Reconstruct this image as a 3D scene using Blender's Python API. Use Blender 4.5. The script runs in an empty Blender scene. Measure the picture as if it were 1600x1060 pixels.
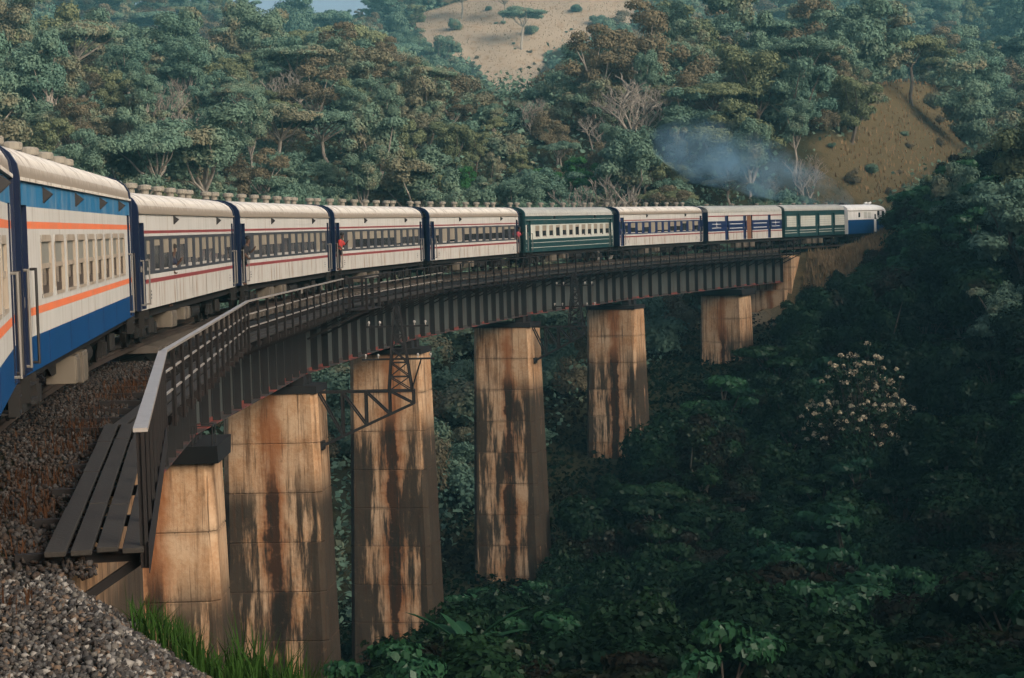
import bpy, bmesh, math, random
import numpy as np
from mathutils import Vector, Matrix

# ------------------------------------------------------------------ camera, sky, sun, exposure
SC = bpy.context.scene
COL = SC.collection
F, PITCH, ROLL, CZ = 3150.0, 0.05678, 0.02739, 3.0      # focal length in pixels of a 1600 px wide picture
cam_d = bpy.data.cameras.new('camera'); cam = bpy.data.objects.new('camera', cam_d); COL.objects.link(cam)
cam_d.sensor_width = 36.0; cam_d.lens = F / 1600 * 36.0; cam_d.clip_start = 0.1; cam_d.clip_end = 4000
_r0 = Vector((1, 0, 0)); _f0 = Vector((0, math.cos(PITCH), -math.sin(PITCH))); _u0 = Vector((0, math.sin(PITCH), math.cos(PITCH)))
_r = _r0 * math.cos(ROLL) - _u0 * math.sin(ROLL); _u = _r0 * math.sin(ROLL) + _u0 * math.cos(ROLL)
cam.matrix_world = Matrix(((_r.x, _u.x, -_f0.x, 0), (_r.y, _u.y, -_f0.y, 0), (_r.z, _u.z, -_f0.z, CZ), (0, 0, 0, 1)))
SC.camera = cam

SUN_TO = Vector((0.72, -0.62, 0.0)).normalized()          # plan direction towards the sun
SUN_EL = math.radians(26)
SUN_TO = Vector((SUN_TO.x * math.cos(SUN_EL), SUN_TO.y * math.cos(SUN_EL), math.sin(SUN_EL)))
world = bpy.data.worlds.new('World'); SC.world = world; world.use_nodes = True
wn = world.node_tree.nodes; wl = world.node_tree.links
sky = wn.new('ShaderNodeTexSky'); sky.sky_type = 'NISHITA'; sky.sun_disc = False
sky.sun_elevation = SUN_EL; sky.sun_rotation = math.atan2(SUN_TO.x, SUN_TO.y)
sky.air_density = 0.7; sky.dust_density = 10.0; sky.ozone_density = 0.3; sky.altitude = 600
wn['Background'].inputs['Strength'].default_value = 0.13
wl.new(sky.outputs['Color'], wn['Background'].inputs['Color'])
sun_d = bpy.data.lights.new('sun', 'SUN'); sun_d.energy = 1.75; sun_d.angle = math.radians(40); sun_d.color = (1.0, 0.92, 0.82)
sun = bpy.data.objects.new('sun', sun_d); COL.objects.link(sun)
sun.rotation_euler = (-SUN_TO).to_track_quat('-Z', 'Y').to_euler()
vs = SC.view_settings; vs.view_transform = 'Standard'; vs.look = 'None'; vs.exposure = 0.85; vs.gamma = 1.0
vs.use_curve_mapping = False
cy = SC.cycles
cy.use_denoising = True; cy.max_bounces = 5; cy.diffuse_bounces = 2; cy.glossy_bounces = 2; cy.transmission_bounces = 2
cy.transparent_max_bounces = 4; cy.volume_bounces = 0; cy.use_adaptive_sampling = True; cy.adaptive_threshold = 0.015
cy.sample_clamp_indirect = 3.0; cy.volume_step_rate = 4.0; cy.volume_max_steps = 64; cy.caustics_reflective = False; cy.caustics_refractive = False

# ------------------------------------------------------------------ geometry of the view and of the line
R, CX, CYC, TT = 239.46, 229.61, 65.6, 0.505             # curve of the train's inner side; straight after TT radians
def P(s, d=0.0):
    """point at chainage s, d metres inside (right of) the train's visible side; the track centre is d = -1.4"""
    th = min(s / R, TT); e = max(s - TT * R, 0.0)
    return (CX - R * math.cos(th) + e * math.sin(th) + d * math.cos(th), CYC + R * math.sin(th) + e * math.cos(th) - d * math.sin(th), th)
def px_ray(px, py):
    u, v = px - 800, py - 530; cr, sr = math.cos(ROLL), math.sin(ROLL)
    u, v = u * cr - v * sr, u * sr + v * cr
    dx, dy, dz = u / F, 1.0, -v / F; c, s = math.cos(PITCH), math.sin(PITCH)
    y, z = dy * c + dz * s, -dy * s + dz * c
    return dx / y, z / y
def at(px, py, Y):
    a, b = px_ray(px, py); return (a * Y, Y, CZ + b * Y)
def proj(X, Y, z):
    z = z - CZ; c, s = math.cos(PITCH), math.sin(PITCH)
    yc = Y * c - z * s; zc = Y * s + z * c; u = F * X / yc; v = -F * zc / yc
    cr, sr = math.cos(ROLL), math.sin(ROLL)
    return 800 + u * cr + v * sr, 530 - u * sr + v * cr
def track_coords(X, Y):
    """vectorised: chainage s and offset dc from the track centre (positive = inside)"""
    X = np.asarray(X, float); Y = np.asarray(Y, float)
    vx, vy = CX - X, Y - CYC
    th = np.arctan2(vy, vx); rad = np.hypot(vx, vy)
    s1 = th * R; d1 = (R + 1.4) - rad
    x0, y0 = CX - R * math.cos(TT), CYC + R * math.sin(TT)
    ex, ey = X - x0, Y - y0
    e = ex * math.sin(TT) + ey * math.cos(TT); dd = ex * math.cos(TT) - ey * math.sin(TT) + 1.4
    far = th > TT
    return np.where(far, TT * R + e, s1), np.where(far, dd, d1)

# ------------------------------------------------------------------ mesh helpers
class MB:
    def __init__(self): self.v = []; self.f = []; self.m = []
    def quad(self, a, b, c, d, m=0):
        n = len(self.v); self.v += [tuple(a), tuple(b), tuple(c), tuple(d)]; self.f.append((n, n + 1, n + 2, n + 3)); self.m.append(m)
    def box(self, x0, x1, y0, y1, z0, z1, m=0):
        n = len(self.v)
        self.v += [(x0, y0, z0), (x1, y0, z0), (x1, y1, z0), (x0, y1, z0), (x0, y0, z1), (x1, y0, z1), (x1, y1, z1), (x0, y1, z1)]
        for q in ((0, 3, 2, 1), (4, 5, 6, 7), (0, 1, 5, 4), (1, 2, 6, 5), (2, 3, 7, 6), (3, 0, 4, 7)):
            self.f.append(tuple(n + i for i in q)); self.m.append(m)
        return self
    def prism(self, poly, axis, a0, a1, m=0):
        """poly in the two other axes, extruded along axis"""
        n = len(self.v); k = len(poly)
        for a in (a0, a1):
            for p in poly:
                q = [p[0], p[1]]; q.insert(axis, a); self.v.append(tuple(q))
        for i in range(k):
            j = (i + 1) % k; self.f.append((n + i, n + j, n + k + j, n + k + i)); self.m.append(m)
        self.f.append(tuple(n + i for i in reversed(range(k)))); self.m.append(m)
        self.f.append(tuple(n + k + i for i in range(k))); self.m.append(m)
        return self
    def tube(self, p0, p1, r0, r1=None, n=6, m=0, cap=True):
        r1 = r0 if r1 is None else r1
        p0 = Vector(p0); p1 = Vector(p1); d = (p1 - p0)
        if d.length < 1e-6: return self
        d.normalize(); a = d.orthogonal().normalized(); b = d.cross(a); k = len(self.v)
        for p, r in ((p0, r0), (p1, r1)):
            for i in range(n):
                t = 2 * math.pi * i / n; q = p + a * (r * math.cos(t)) + b * (r * math.sin(t)); self.v.append((q.x, q.y, q.z))
        for i in range(n):
            j = (i + 1) % n; self.f.append((k + i, k + j, k + n + j, k + n + i)); self.m.append(m)
        if cap:
            self.f.append(tuple(k + i for i in reversed(range(n)))); self.m.append(m)
            self.f.append(tuple(k + n + i for i in range(n))); self.m.append(m)
        return self
    def bar(self, p0, p1, w, h, up=(0, 0, 1), m=0):
        """square bar from p0 to p1, w across and h along up"""
        p0 = Vector(p0); p1 = Vector(p1); d = (p1 - p0).normalized(); up = Vector(up)
        a = d.cross(up)
        if a.length < 1e-4: a = d.orthogonal()
        a.normalize(); b = a.cross(d).normalized(); k = len(self.v)
        for p in (p0, p1):
            for sa, sb in ((-1, -1), (1, -1), (1, 1), (-1, 1)):
                q = p + a * (sa * w / 2) + b * (sb * h / 2); self.v.append((q.x, q.y, q.z))
        for i in range(4):
            j = (i + 1) % 4; self.f.append((k + i, k + j, k + 4 + j, k + 4 + i)); self.m.append(m)
        self.f.append((k + 3, k + 2, k + 1, k)); self.m.append(m); self.f.append((k + 4, k + 5, k + 6, k + 7)); self.m.append(m)
        return self
    def lathe(self, prof, n=12, c=(0, 0), m=0):
        k = len(self.v)
        for r, z in prof:
            for i in range(n):
                t = 2 * math.pi * i / n; self.v.append((c[0] + r * math.cos(t), c[1] + r * math.sin(t), z))
        for q in range(len(prof) - 1):
            for i in range(n):
                j = (i + 1) % n; self.f.append((k + q * n + i, k + q * n + j, k + (q + 1) * n + j, k + (q + 1) * n + i)); self.m.append(m)
        self.f.append(tuple(k + (len(prof) - 1) * n + i for i in range(n))); self.m.append(m)
        return self
    def mesh(self, name, mats, smooth=False, bevel=0):
        me = bpy.data.meshes.new(name); me.from_pydata(self.v, [], self.f)
        for mt in (mats if isinstance(mats, (list, tuple)) else [mats]): me.materials.append(mt)
        if any(self.m): me.polygons.foreach_set('material_index', self.m)
        bm = bmesh.new(); bm.from_mesh(me); bmesh.ops.recalc_face_normals(bm, faces=bm.faces)
        if bevel:
            bmesh.ops.bevel(bm, geom=bm.edges[:], offset=bevel, segments=1, affect='EDGES')
        bm.to_mesh(me); bm.free()
        if smooth: me.polygons.foreach_set('use_smooth', [True] * len(me.polygons))
        me.update(); return me
    def build(self, name, mats, parent=None, **k):
        return link(name, self.mesh(name, mats, **k), parent)
def link(name, me, parent=None, loc=None, rot=None, scale=None):
    o = bpy.data.objects.new(name, me); COL.objects.link(o)
    if parent is not None: o.parent = parent
    if loc is not None: o.location = loc
    if rot is not None: o.rotation_euler = rot
    if scale is not None: o.scale = scale
    return o
def tag(o, label=None, cat=None, group=None, kind=None):
    if label: o['label'] = label
    if cat: o['category'] = cat
    if group: o['group'] = group
    if kind: o['kind'] = kind
    return o
def thing(name, label, cat, loc=(0, 0, 0), rz=0.0, group=None):
    o = bpy.data.objects.new(name, None); COL.objects.link(o); o.empty_display_size = 0.3
    o.location = loc; o.rotation_euler = (0, 0, rz)
    return tag(o, label, cat, group)
def np_mesh(name, verts, faces, mats, mi=None, smooth=False):
    """fast mesh from numpy arrays; faces (n, k) with a fixed number of corners"""
    me = bpy.data.meshes.new(name); n, k = faces.shape
    me.vertices.add(len(verts)); me.vertices.foreach_set('co', np.ascontiguousarray(verts, np.float32).ravel())
    me.loops.add(n * k); me.loops.foreach_set('vertex_index', np.ascontiguousarray(faces, np.int32).ravel())
    me.polygons.add(n); me.polygons.foreach_set('loop_start', np.arange(0, n * k, k, dtype=np.int32))
    for mt in (mats if isinstance(mats, (list, tuple)) else [mats]): me.materials.append(mt)
    if mi is not None: me.polygons.foreach_set('material_index', np.ascontiguousarray(mi, np.int32))
    if smooth: me.polygons.foreach_set('use_smooth', np.ones(n, bool))
    me.update(calc_edges=True); me.validate(); return me

# ------------------------------------------------------------------ materials
def nodes(name):
    m = bpy.data.materials.new(name); m.use_nodes = True
    return m, m.node_tree.nodes, m.node_tree.links, m.node_tree.nodes['Principled BSDF']
def N(nt, typ, **kw):
    n = nt.new(typ)
    for k, v in kw.items(): setattr(n, k, v)
    return n
def mixc(nt, L, fac, a, b, mode='MIX'):
    n = nt.new('ShaderNodeMix'); n.data_type = 'RGBA'; n.blend_type = mode
    for inp, val in ((n.inputs[0], fac), (n.inputs[6], a), (n.inputs[7], b)):
        if hasattr(val, 'is_linked'): L.new(val, inp)
        elif isinstance(val, (int, float)): inp.default_value = val
        else: inp.default_value = (*val, 1)
    return n.outputs[2]
def math_n(nt, L, op, a, b=None, clamp=False):
    n = nt.new('ShaderNodeMath'); n.operation = op; n.use_clamp = clamp
    for inp, val in zip(n.inputs, (a, b)):
        if val is None: continue
        if hasattr(val, 'is_linked'): L.new(val, inp)
        else: inp.default_value = val
    return n.outputs[0]
def ramp(nt, L, val, lo, hi):
    n = nt.new('ShaderNodeMapRange'); n.inputs[1].default_value = lo; n.inputs[2].default_value = hi; n.clamp = True
    n.interpolation_type = 'SMOOTHSTEP'; L.new(val, n.inputs[0]); return n.outputs[0]
def noise(nt, L, vec, scale, detail=4, rough=0.6):
    n = nt.new('ShaderNodeTexNoise'); n.inputs['Scale'].default_value = scale; n.inputs['Detail'].default_value = detail
    n.inputs['Roughness'].default_value = rough; L.new(vec, n.inputs['Vector']); return n.outputs['Fac']
def mapped(nt, L, scale=(1, 1, 1), loc=(0, 0, 0), coord='Object'):
    tc = nt.new('ShaderNodeTexCoord'); mp = nt.new('ShaderNodeMapping')
    mp.inputs['Scale'].default_value = scale; mp.inputs['Location'].default_value = loc
    L.new(tc.outputs[coord], mp.inputs['Vector']); return mp.outputs['Vector']
def paint(name, c, dirt=(0.12, 0.085, 0.06), amount=0.5, rough=0.55, sc=(0.5, 0.5, 0.12), scale=4.0, spec=0.3, bump=0.0, metal=0.0, lo=0.45, hi=0.8, wob=0.12):
    """paint or metal with streaky grime and slight tone changes"""
    m, nt, L, b = nodes(name)
    g = ramp(nt, L, noise(nt, L, mapped(nt, L, sc), scale, 5, 0.65), lo, hi)
    t = noise(nt, L, mapped(nt, L, (1, 1, 1)), 0.9, 3)
    c2 = tuple(max(0, x * (1 - wob * 2)) for x in c)
    base = mixc(nt, L, t, c2, tuple(min(1, x * (1 + wob * .5)) for x in c))
    col = mixc(nt, L, math_n(nt, L, 'MULTIPLY', g, amount), base, dirt)
    L.new(col, b.inputs['Base Color']); b.inputs['Roughness'].default_value = rough; b.inputs['Specular IOR Level'].default_value = spec
    b.inputs['Metallic'].default_value = metal
    if bump:
        bp = nt.new('ShaderNodeBump'); bp.inputs['Strength'].default_value = bump; bp.inputs['Distance'].default_value = 0.02
        L.new(noise(nt, L, mapped(nt, L, (1, 1, 1)), 14, 4), bp.inputs['Height']); L.new(bp.outputs['Normal'], b.inputs['Normal'])
    return m
M = {}
M['cream'] = paint('cream_paint', (0.43, 0.418, 0.388), (0.19, 0.14, 0.09), 0.75, lo=.48, hi=.78, sc=(1.1, 1.1, .09))
M['cream_low'] = paint('cream_lower_paint', (0.42, 0.404, 0.37), (0.19, 0.12, 0.068), 0.85, lo=.45, hi=.76, sc=(1.0, 1.0, .14))
M['maroon'] = paint('maroon_paint', (0.20, 0.035, 0.035), (0.10, 0.05, 0.04), 0.4)
M['orange'] = paint('orange_paint', (0.62, 0.15, 0.055), (0.40, 0.16, 0.09), 0.6, lo=.4, hi=.75)
M['blue'] = paint('blue_paint', (0.003, 0.040, 0.125), (0.05, 0.10, 0.15), 0.5, lo=.6, hi=.85, rough=.6, spec=.12)
M['blue_top'] = paint('faded_blue_paint', (0.012, 0.115, 0.235), (0.22, 0.26, 0.29), 0.6, lo=.45, hi=.8)
M['navy'] = paint('navy_paint', (0.005, 0.014, 0.060), (0.02, 0.03, 0.05), 0.4)
M['darkblue'] = paint('dark_blue_end_paint', (0.003, 0.009, 0.030), (0.01, 0.012, 0.02), 0.5, rough=.4)
M['greyband'] = paint('charcoal_band_paint', (0.034, 0.038, 0.045), (0.09, 0.07, 0.06), 0.4)
M['green'] = paint('dark_green_paint', (0.006, 0.034, 0.036), (0.05, 0.06, 0.05), 0.5)
M['palegrey'] = paint('pale_grey_paint', (0.42, 0.43, 0.38), (0.22, 0.18, 0.12), 0.5)
M['whiteloco'] = paint('white_loco_paint', (0.66, 0.65, 0.62), (0.3, 0.24, 0.18), 0.35)
M['black'] = paint('black_metal', (0.012, 0.011, 0.011), (0.03, 0.02, 0.015), 0.5, rough=.6)
M['under'] = paint('underframe_grime', (0.008, 0.007, 0.006), (0.022, 0.014, 0.010), 0.5, rough=.8)
M['box'] = paint('equipment_box_paint', (0.12, 0.10, 0.075), (0.03, 0.022, 0.018), 0.95, lo=.4, hi=.7)
M['vent'] = paint('vent_grey_metal', (0.20, 0.18, 0.145), (0.06, 0.05, 0.04), 0.6, rough=.7)
M['blind'] = paint('blind_beige', (0.22, 0.19, 0.145), (0.18, 0.14, 0.10), 0.4)
M['blind_grey'] = paint('blind_grey', (0.185, 0.18, 0.155), (0.15, 0.12, 0.09), 0.4)
M['curtain'] = paint('curtain_brown', (0.055, 0.042, 0.033), (0.06, 0.04, 0.03), 0.7, sc=(3, 3, .1))
M['frame'] = paint('window_frame_cream', (0.30, 0.255, 0.20), (0.16, 0.11, 0.07), 0.6, lo=.4, hi=.75)
M['sill'] = paint('sill_pale', (0.32, 0.30, 0.27), (0.2, 0.15, 0.1), 0.5)
M['pole'] = paint('grab_pole', (0.15, 0.14, 0.125), (0.1, 0.07, 0.05), 0.5, rough=.4)
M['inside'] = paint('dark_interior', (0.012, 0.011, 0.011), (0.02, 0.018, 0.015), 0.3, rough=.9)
M['dooropen'] = paint('brown_door_wood', (0.16, 0.075, 0.04), (0.05, 0.03, 0.02), 0.5)
def glass(name, c=(0.02, 0.02, 0.022), rough=0.12):
    m, nt, L, b = nodes(name); b.inputs['Base Color'].default_value = (*c, 1); b.inputs['Roughness'].default_value = rough
    b.inputs['Specular IOR Level'].default_value = 0.35; return m
M['glass'] = glass('dark_window_glass')
def roof_mat(ze=3.56):
    m, nt, L, b = nodes('weathered_roof')
    st = ramp(nt, L, noise(nt, L, mapped(nt, L, (3.2, 0.22, 0.22)), 1.5, 6, 0.7), 0.46, 0.64)
    fine = noise(nt, L, mapped(nt, L, (1, 1, 1)), 6, 5, .7)
    base = mixc(nt, L, fine, (0.44, 0.40, 0.34), (0.68, 0.64, 0.57))
    sep = nt.new('ShaderNodeSeparateXYZ'); L.new(mapped(nt, L), sep.inputs[0])
    low = ramp(nt, L, math_n(nt, L, 'ADD', sep.outputs[2], math_n(nt, L, 'MULTIPLY', fine, -0.35)), ze + .22, ze - .11)
    fac = math_n(nt, L, 'MAXIMUM', math_n(nt, L, 'MULTIPLY', st, 0.7), math_n(nt, L, 'MULTIPLY', low, 0.85))
    L.new(mixc(nt, L, fac, base, (0.115, 0.082, 0.05)), b.inputs['Base Color']); b.inputs['Roughness'].default_value = 0.6
    bp = nt.new('ShaderNodeBump'); bp.inputs['Strength'].default_value = 0.4; bp.inputs['Distance'].default_value = 0.03
    L.new(noise(nt, L, mapped(nt, L, (2, .3, .3)), 3, 3), bp.inputs['Height']); L.new(bp.outputs['Normal'], b.inputs['Normal'])
    return m
M['roof'] = roof_mat(); M['roof_hi'] = roof_mat(3.86)
M['rooflow'] = paint('grey_roof_paint', (0.33, 0.33, 0.30), (0.13, 0.11, 0.08), 0.6, lo=.4, hi=.75, sc=(1.2, .2, .2))
M['rust'] = paint('rusted_steel', (0.008, 0.006, 0.0055), (0.020, 0.010, 0.007), 0.6, rough=.8, sc=(1, 1, 1), scale=3)
M['handrail'] = paint('worn_handrail', (0.27, 0.245, 0.22), (0.12, 0.08, 0.06), 0.6, rough=.35, sc=(1, 1, 1), scale=5, spec=.5)
M['web'] = paint('girder_web_grey', (0.052, 0.060, 0.057), (0.035, 0.025, 0.02), 0.9, lo=.42, hi=.75, sc=(.8, .8, .25), scale=2.5)
M['stiff'] = paint('girder_dark_steel', (0.009, 0.009, 0.010), (0.022, 0.013, 0.009), 0.6, rough=.7)
def flange_mat():
    m, nt, L, b = nodes('flange_red_lead')
    n = ramp(nt, L, noise(nt, L, mapped(nt, L, (.6, .6, .6)), 1.1, 4), .48, .62)
    L.new(mixc(nt, L, n, (0.022, 0.018, 0.016), (0.15, 0.025, 0.015)), b.inputs['Base Color']); b.inputs['Roughness'].default_value = .75
    return m
M['flange'] = flange_mat()
M['plank'] = paint('old_plank_wood', (0.024, 0.020, 0.016), (0.016, 0.013, 0.010), 0.7, rough=.8, sc=(.15, 2.5, 1), scale=3, lo=.4, hi=.8, bump=.4)
M['sleeper'] = paint('sleeper_wood', (0.075, 0.062, 0.050), (0.02, 0.015, 0.012), 0.6, rough=.85)
M['rail'] = paint('rail_steel', (0.10, 0.075, 0.06), (0.06, 0.03, 0.02), 0.5, rough=.4, metal=.6)
def pier_mat(seed, length):
    rnd = random.Random(seed); off = (rnd.uniform(-40, 40), rnd.uniform(-40, 40), rnd.uniform(-40, 40))
    th_a = rnd.uniform(.44, .485); wd = rnd.uniform(.5, 1.0); m, nt, L, b = nodes('stained_concrete')
    v0 = mapped(nt, L, (1, 1, 1), off)
    big = noise(nt, L, v0, 0.55, 4, .6); fine = noise(nt, L, v0, 7, 6, .7)
    streak = noise(nt, L, mapped(nt, L, (1, 1, .07), off), 3.2, 5, .65)
    streak2 = noise(nt, L, mapped(nt, L, (1, 1, .05), off), 1.3, 4, .6)
    base = mixc(nt, L, ramp(nt, L, big, .3, .7), (0.29, 0.145, 0.062), (0.40, 0.270, 0.165))
    base = mixc(nt, L, math_n(nt, L, 'MULTIPLY', ramp(nt, L, fine, .3, .8), .45), base, (0.54, 0.40, 0.26))
    base = mixc(nt, L, math_n(nt, L, 'MULTIPLY', ramp(nt, L, streak, .45, .72), .85), base, (0.065, 0.030, 0.014))
    sep = nt.new('ShaderNodeSeparateXYZ'); L.new(mapped(nt, L), sep.inputs[0])
    x, y, z = sep.outputs; z = math_n(nt, L, 'ADD', z, -length)   # height below the pier top
    # rust run down the middle of the face, below the bearings
    rx = math_n(nt, L, 'ABSOLUTE', math_n(nt, L, 'ADD', y, rnd.uniform(-.55, .75)))
    rx = math_n(nt, L, 'ADD', rx, math_n(nt, L, 'MULTIPLY', math_n(nt, L, 'ADD', big, -.5), 1.3))
    rust = ramp(nt, L, rx, wd, .1)
    base = mixc(nt, L, math_n(nt, L, 'MULTIPLY', rust, .75), base, (0.19, 0.062, 0.018))
    core = ramp(nt, L, math_n(nt, L, 'ADD', rx, math_n(nt, L, 'MULTIPLY', math_n(nt, L, 'ADD', streak2, -.5), .9)), .30, .16)
    deep = ramp(nt, L, z, -2.5, -4.5)                         # the black core of the run starts below the first lift
    base = mixc(nt, L, math_n(nt, L, 'MULTIPLY', math_n(nt, L, 'MULTIPLY', core, deep), .92), base, (0.022, 0.012, 0.008))
    # black growth, mostly towards the corners and lower down
    edge = ramp(nt, L, math_n(nt, L, 'ABSOLUTE', y), .7, 1.9)
    alg = noise(nt, L, mapped(nt, L, (1.5, 1.5, .22), off), .85, 6, .68)
    fl = math_n(nt, L, 'FLOOR', math_n(nt, L, 'DIVIDE', z, 2.12)); fy = math_n(nt, L, 'FLOOR', math_n(nt, L, 'MULTIPLY', math_n(nt, L, 'ADD', y, off[0]), .75))
    cb = nt.new('ShaderNodeCombineXYZ'); L.new(fl, cb.inputs[0]); L.new(fy, cb.inputs[1]); cb.inputs[2].default_value = off[1]
    wnz = nt.new('ShaderNodeTexWhiteNoise'); L.new(cb.outputs[0], wnz.inputs['Vector'])
    alg = math_n(nt, L, 'ADD', alg, math_n(nt, L, 'MULTIPLY', math_n(nt, L, 'ADD', wnz.outputs['Value'], -.5), .09))
    side = ramp(nt, L, math_n(nt, L, 'ABSOLUTE', y), 1.97, 2.10)
    a = math_n(nt, L, 'ADD', alg, math_n(nt, L, 'MULTIPLY', edge, .11))
    a = math_n(nt, L, 'ADD', a, math_n(nt, L, 'MULTIPLY', side, .10))
    a = math_n(nt, L, 'ADD', a, math_n(nt, L, 'MULTIPLY', math_n(nt, L, 'ADD', streak, -.5), .35))
    a = math_n(nt, L, 'MULTIPLY', ramp(nt, L, a, th_a - .02, th_a + .13), ramp(nt, L, z, -2.8, -5.0))
    base = mixc(nt, L, math_n(nt, L, 'MULTIPLY', a, .93), base, (0.017, 0.015, 0.012))
    drip = noise(nt, L, mapped(nt, L, (1, 1, .025), off), 8, 4, .7)
    base = mixc(nt, L, math_n(nt, L, 'MULTIPLY', ramp(nt, L, drip, .54, .68), .8), base, (0.045, 0.024, 0.013))
    fr = math_n(nt, L, 'FRACT', math_n(nt, L, 'DIVIDE', math_n(nt, L, 'ADD', z, math_n(nt, L, 'MULTIPLY', math_n(nt, L, 'ADD', fine, -.5), .3)), 2.12))
    jt = math_n(nt, L, 'MAXIMUM', ramp(nt, L, fr, .10, .0), ramp(nt, L, fr, .93, 1.0))
    base = mixc(nt, L, math_n(nt, L, 'MULTIPLY', jt, math_n(nt, L, 'MULTIPLY', ramp(nt, L, big, .35, .65), .5)), base, (0.050, 0.030, 0.018))
    spot = noise(nt, L, v0, 2.6, 6, .75)
    base = mixc(nt, L, math_n(nt, L, 'MULTIPLY', ramp(nt, L, spot, .56, .72), .5), base, (0.12, 0.075, 0.045))
    L.new(base, b.inputs['Base Color']); b.inputs['Roughness'].default_value = .9; b.inputs['Specular IOR Level'].default_value = .15
    bp = nt.new('ShaderNodeBump'); bp.inputs['Strength'].default_value = .5; bp.inputs['Distance'].default_value = .04
    L.new(math_n(nt, L, 'ADD', fine, streak), bp.inputs['Height']); L.new(bp.outputs['Normal'], b.inputs['Normal'])
    return m
def leaf_mat(name, c1, c2, c3=None, var=0.5, nscale=0.12, trans=0.22, gloss=0.0):
    """foliage: tone by object, by position and by clump"""
    m, nt, L, b = nodes(name)
    oi = nt.new('ShaderNodeObjectInfo'); geo = nt.new('ShaderNodeNewGeometry')
    pos = noise(nt, L, geo.outputs['Position'], nscale, 3, .6)
    fine = noise(nt, L, geo.outputs['Position'], 1.1, 3, .6)
    f = math_n(nt, L, 'ADD', math_n(nt, L, 'MULTIPLY', oi.outputs['Random'], var), math_n(nt, L, 'MULTIPLY', math_n(nt, L, 'ADD', pos, -.3), 1.3), True)
    col = mixc(nt, L, f, c1, c2)
    if c3: col = mixc(nt, L, ramp(nt, L, math_n(nt, L, 'ADD', pos, math_n(nt, L, 'MULTIPLY', oi.outputs['Random'], .25)), .66, .78), col, c3)
    hs = nt.new('ShaderNodeHueSaturation'); L.new(col, hs.inputs['Color'])
    L.new(math_n(nt, L, 'ADD', math_n(nt, L, 'MULTIPLY', fine, 1.0), .5), hs.inputs['Value'])
    out = nt['Material Output']; nt.remove(b)
    di = nt.new('ShaderNodeBsdfDiffuse'); tr = nt.new('ShaderNodeBsdfTranslucent'); mx = nt.new('ShaderNodeMixShader'); mx.inputs[0].default_value = trans
    L.new(hs.outputs[0], di.inputs[0]); L.new(hs.outputs[0], tr.inputs[0]); L.new(di.outputs[0], mx.inputs[1]); L.new(tr.outputs[0], mx.inputs[2])
    if gloss:
        gl = nt.new('ShaderNodeBsdfGlossy'); gl.inputs['Roughness'].default_value = .38; gl.inputs['Color'].default_value = (.9, 1, .95, 1); m2 = nt.new('ShaderNodeMixShader'); m2.inputs[0].default_value = gloss
        L.new(mx.outputs[0], m2.inputs[1]); L.new(gl.outputs[0], m2.inputs[2]); mx = m2
    L.new(mx.outputs[0], out.inputs['Surface']); return m
M['leaf_hill'] = leaf_mat('hill_foliage', (0.070, 0.134, 0.104), (0.138, 0.186, 0.122), (0.160, 0.152, 0.098))  # distance haze is partly put into this lifted blue-green leaf tone
M['leaf_bright'] = leaf_mat('bright_foliage', (0.020, 0.085, 0.030), (0.050, 0.130, 0.040))
M['leaf_olive'] = leaf_mat('olive_foliage', (0.095, 0.120, 0.066), (0.150, 0.165, 0.088))
M['leaf_brown'] = leaf_mat('dry_foliage', (0.100, 0.088, 0.058), (0.150, 0.125, 0.078))
M['leaf_dark'] = leaf_mat('gorge_foliage', (0.0018, 0.0065, 0.0045), (0.012, 0.032, 0.012), (0.012, 0.009, 0.005), var=1.0, gloss=.008)  # gorge shade is put into these very dark leaf colours
M['leaf_floor'] = leaf_mat('gorge_floor_foliage', (0.002, 0.006, 0.004), (0.005, 0.012, 0.005), (0.009, 0.007, 0.004))  # near-black: shade low in the gorge is put into the colour
M['leaf_gloss'] = leaf_mat('glossy_leaf', (0.008, 0.034, 0.018), (0.024, 0.075, 0.028), gloss=.015)  # lighter green paints in lit leaves; the gloss itself is real
M['blossom'] = leaf_mat('cream_blossom', (0.36, 0.29, 0.19), (0.50, 0.42, 0.29))
M['grass'] = leaf_mat('fresh_grass', (0.010, 0.028, 0.006), (0.030, 0.066, 0.014), trans=.25)
M['drygrass'] = leaf_mat('dry_grass', (0.115, 0.075, 0.036), (0.24, 0.17, 0.10), nscale=.02)
M['bark'] = paint('bark', (0.085, 0.070, 0.055), (0.03, 0.025, 0.02), 0.6, rough=.9)
M['palebark'] = paint('pale_bark', (0.24, 0.21, 0.175), (0.15, 0.12, 0.09), 0.5, rough=.9)
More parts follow.
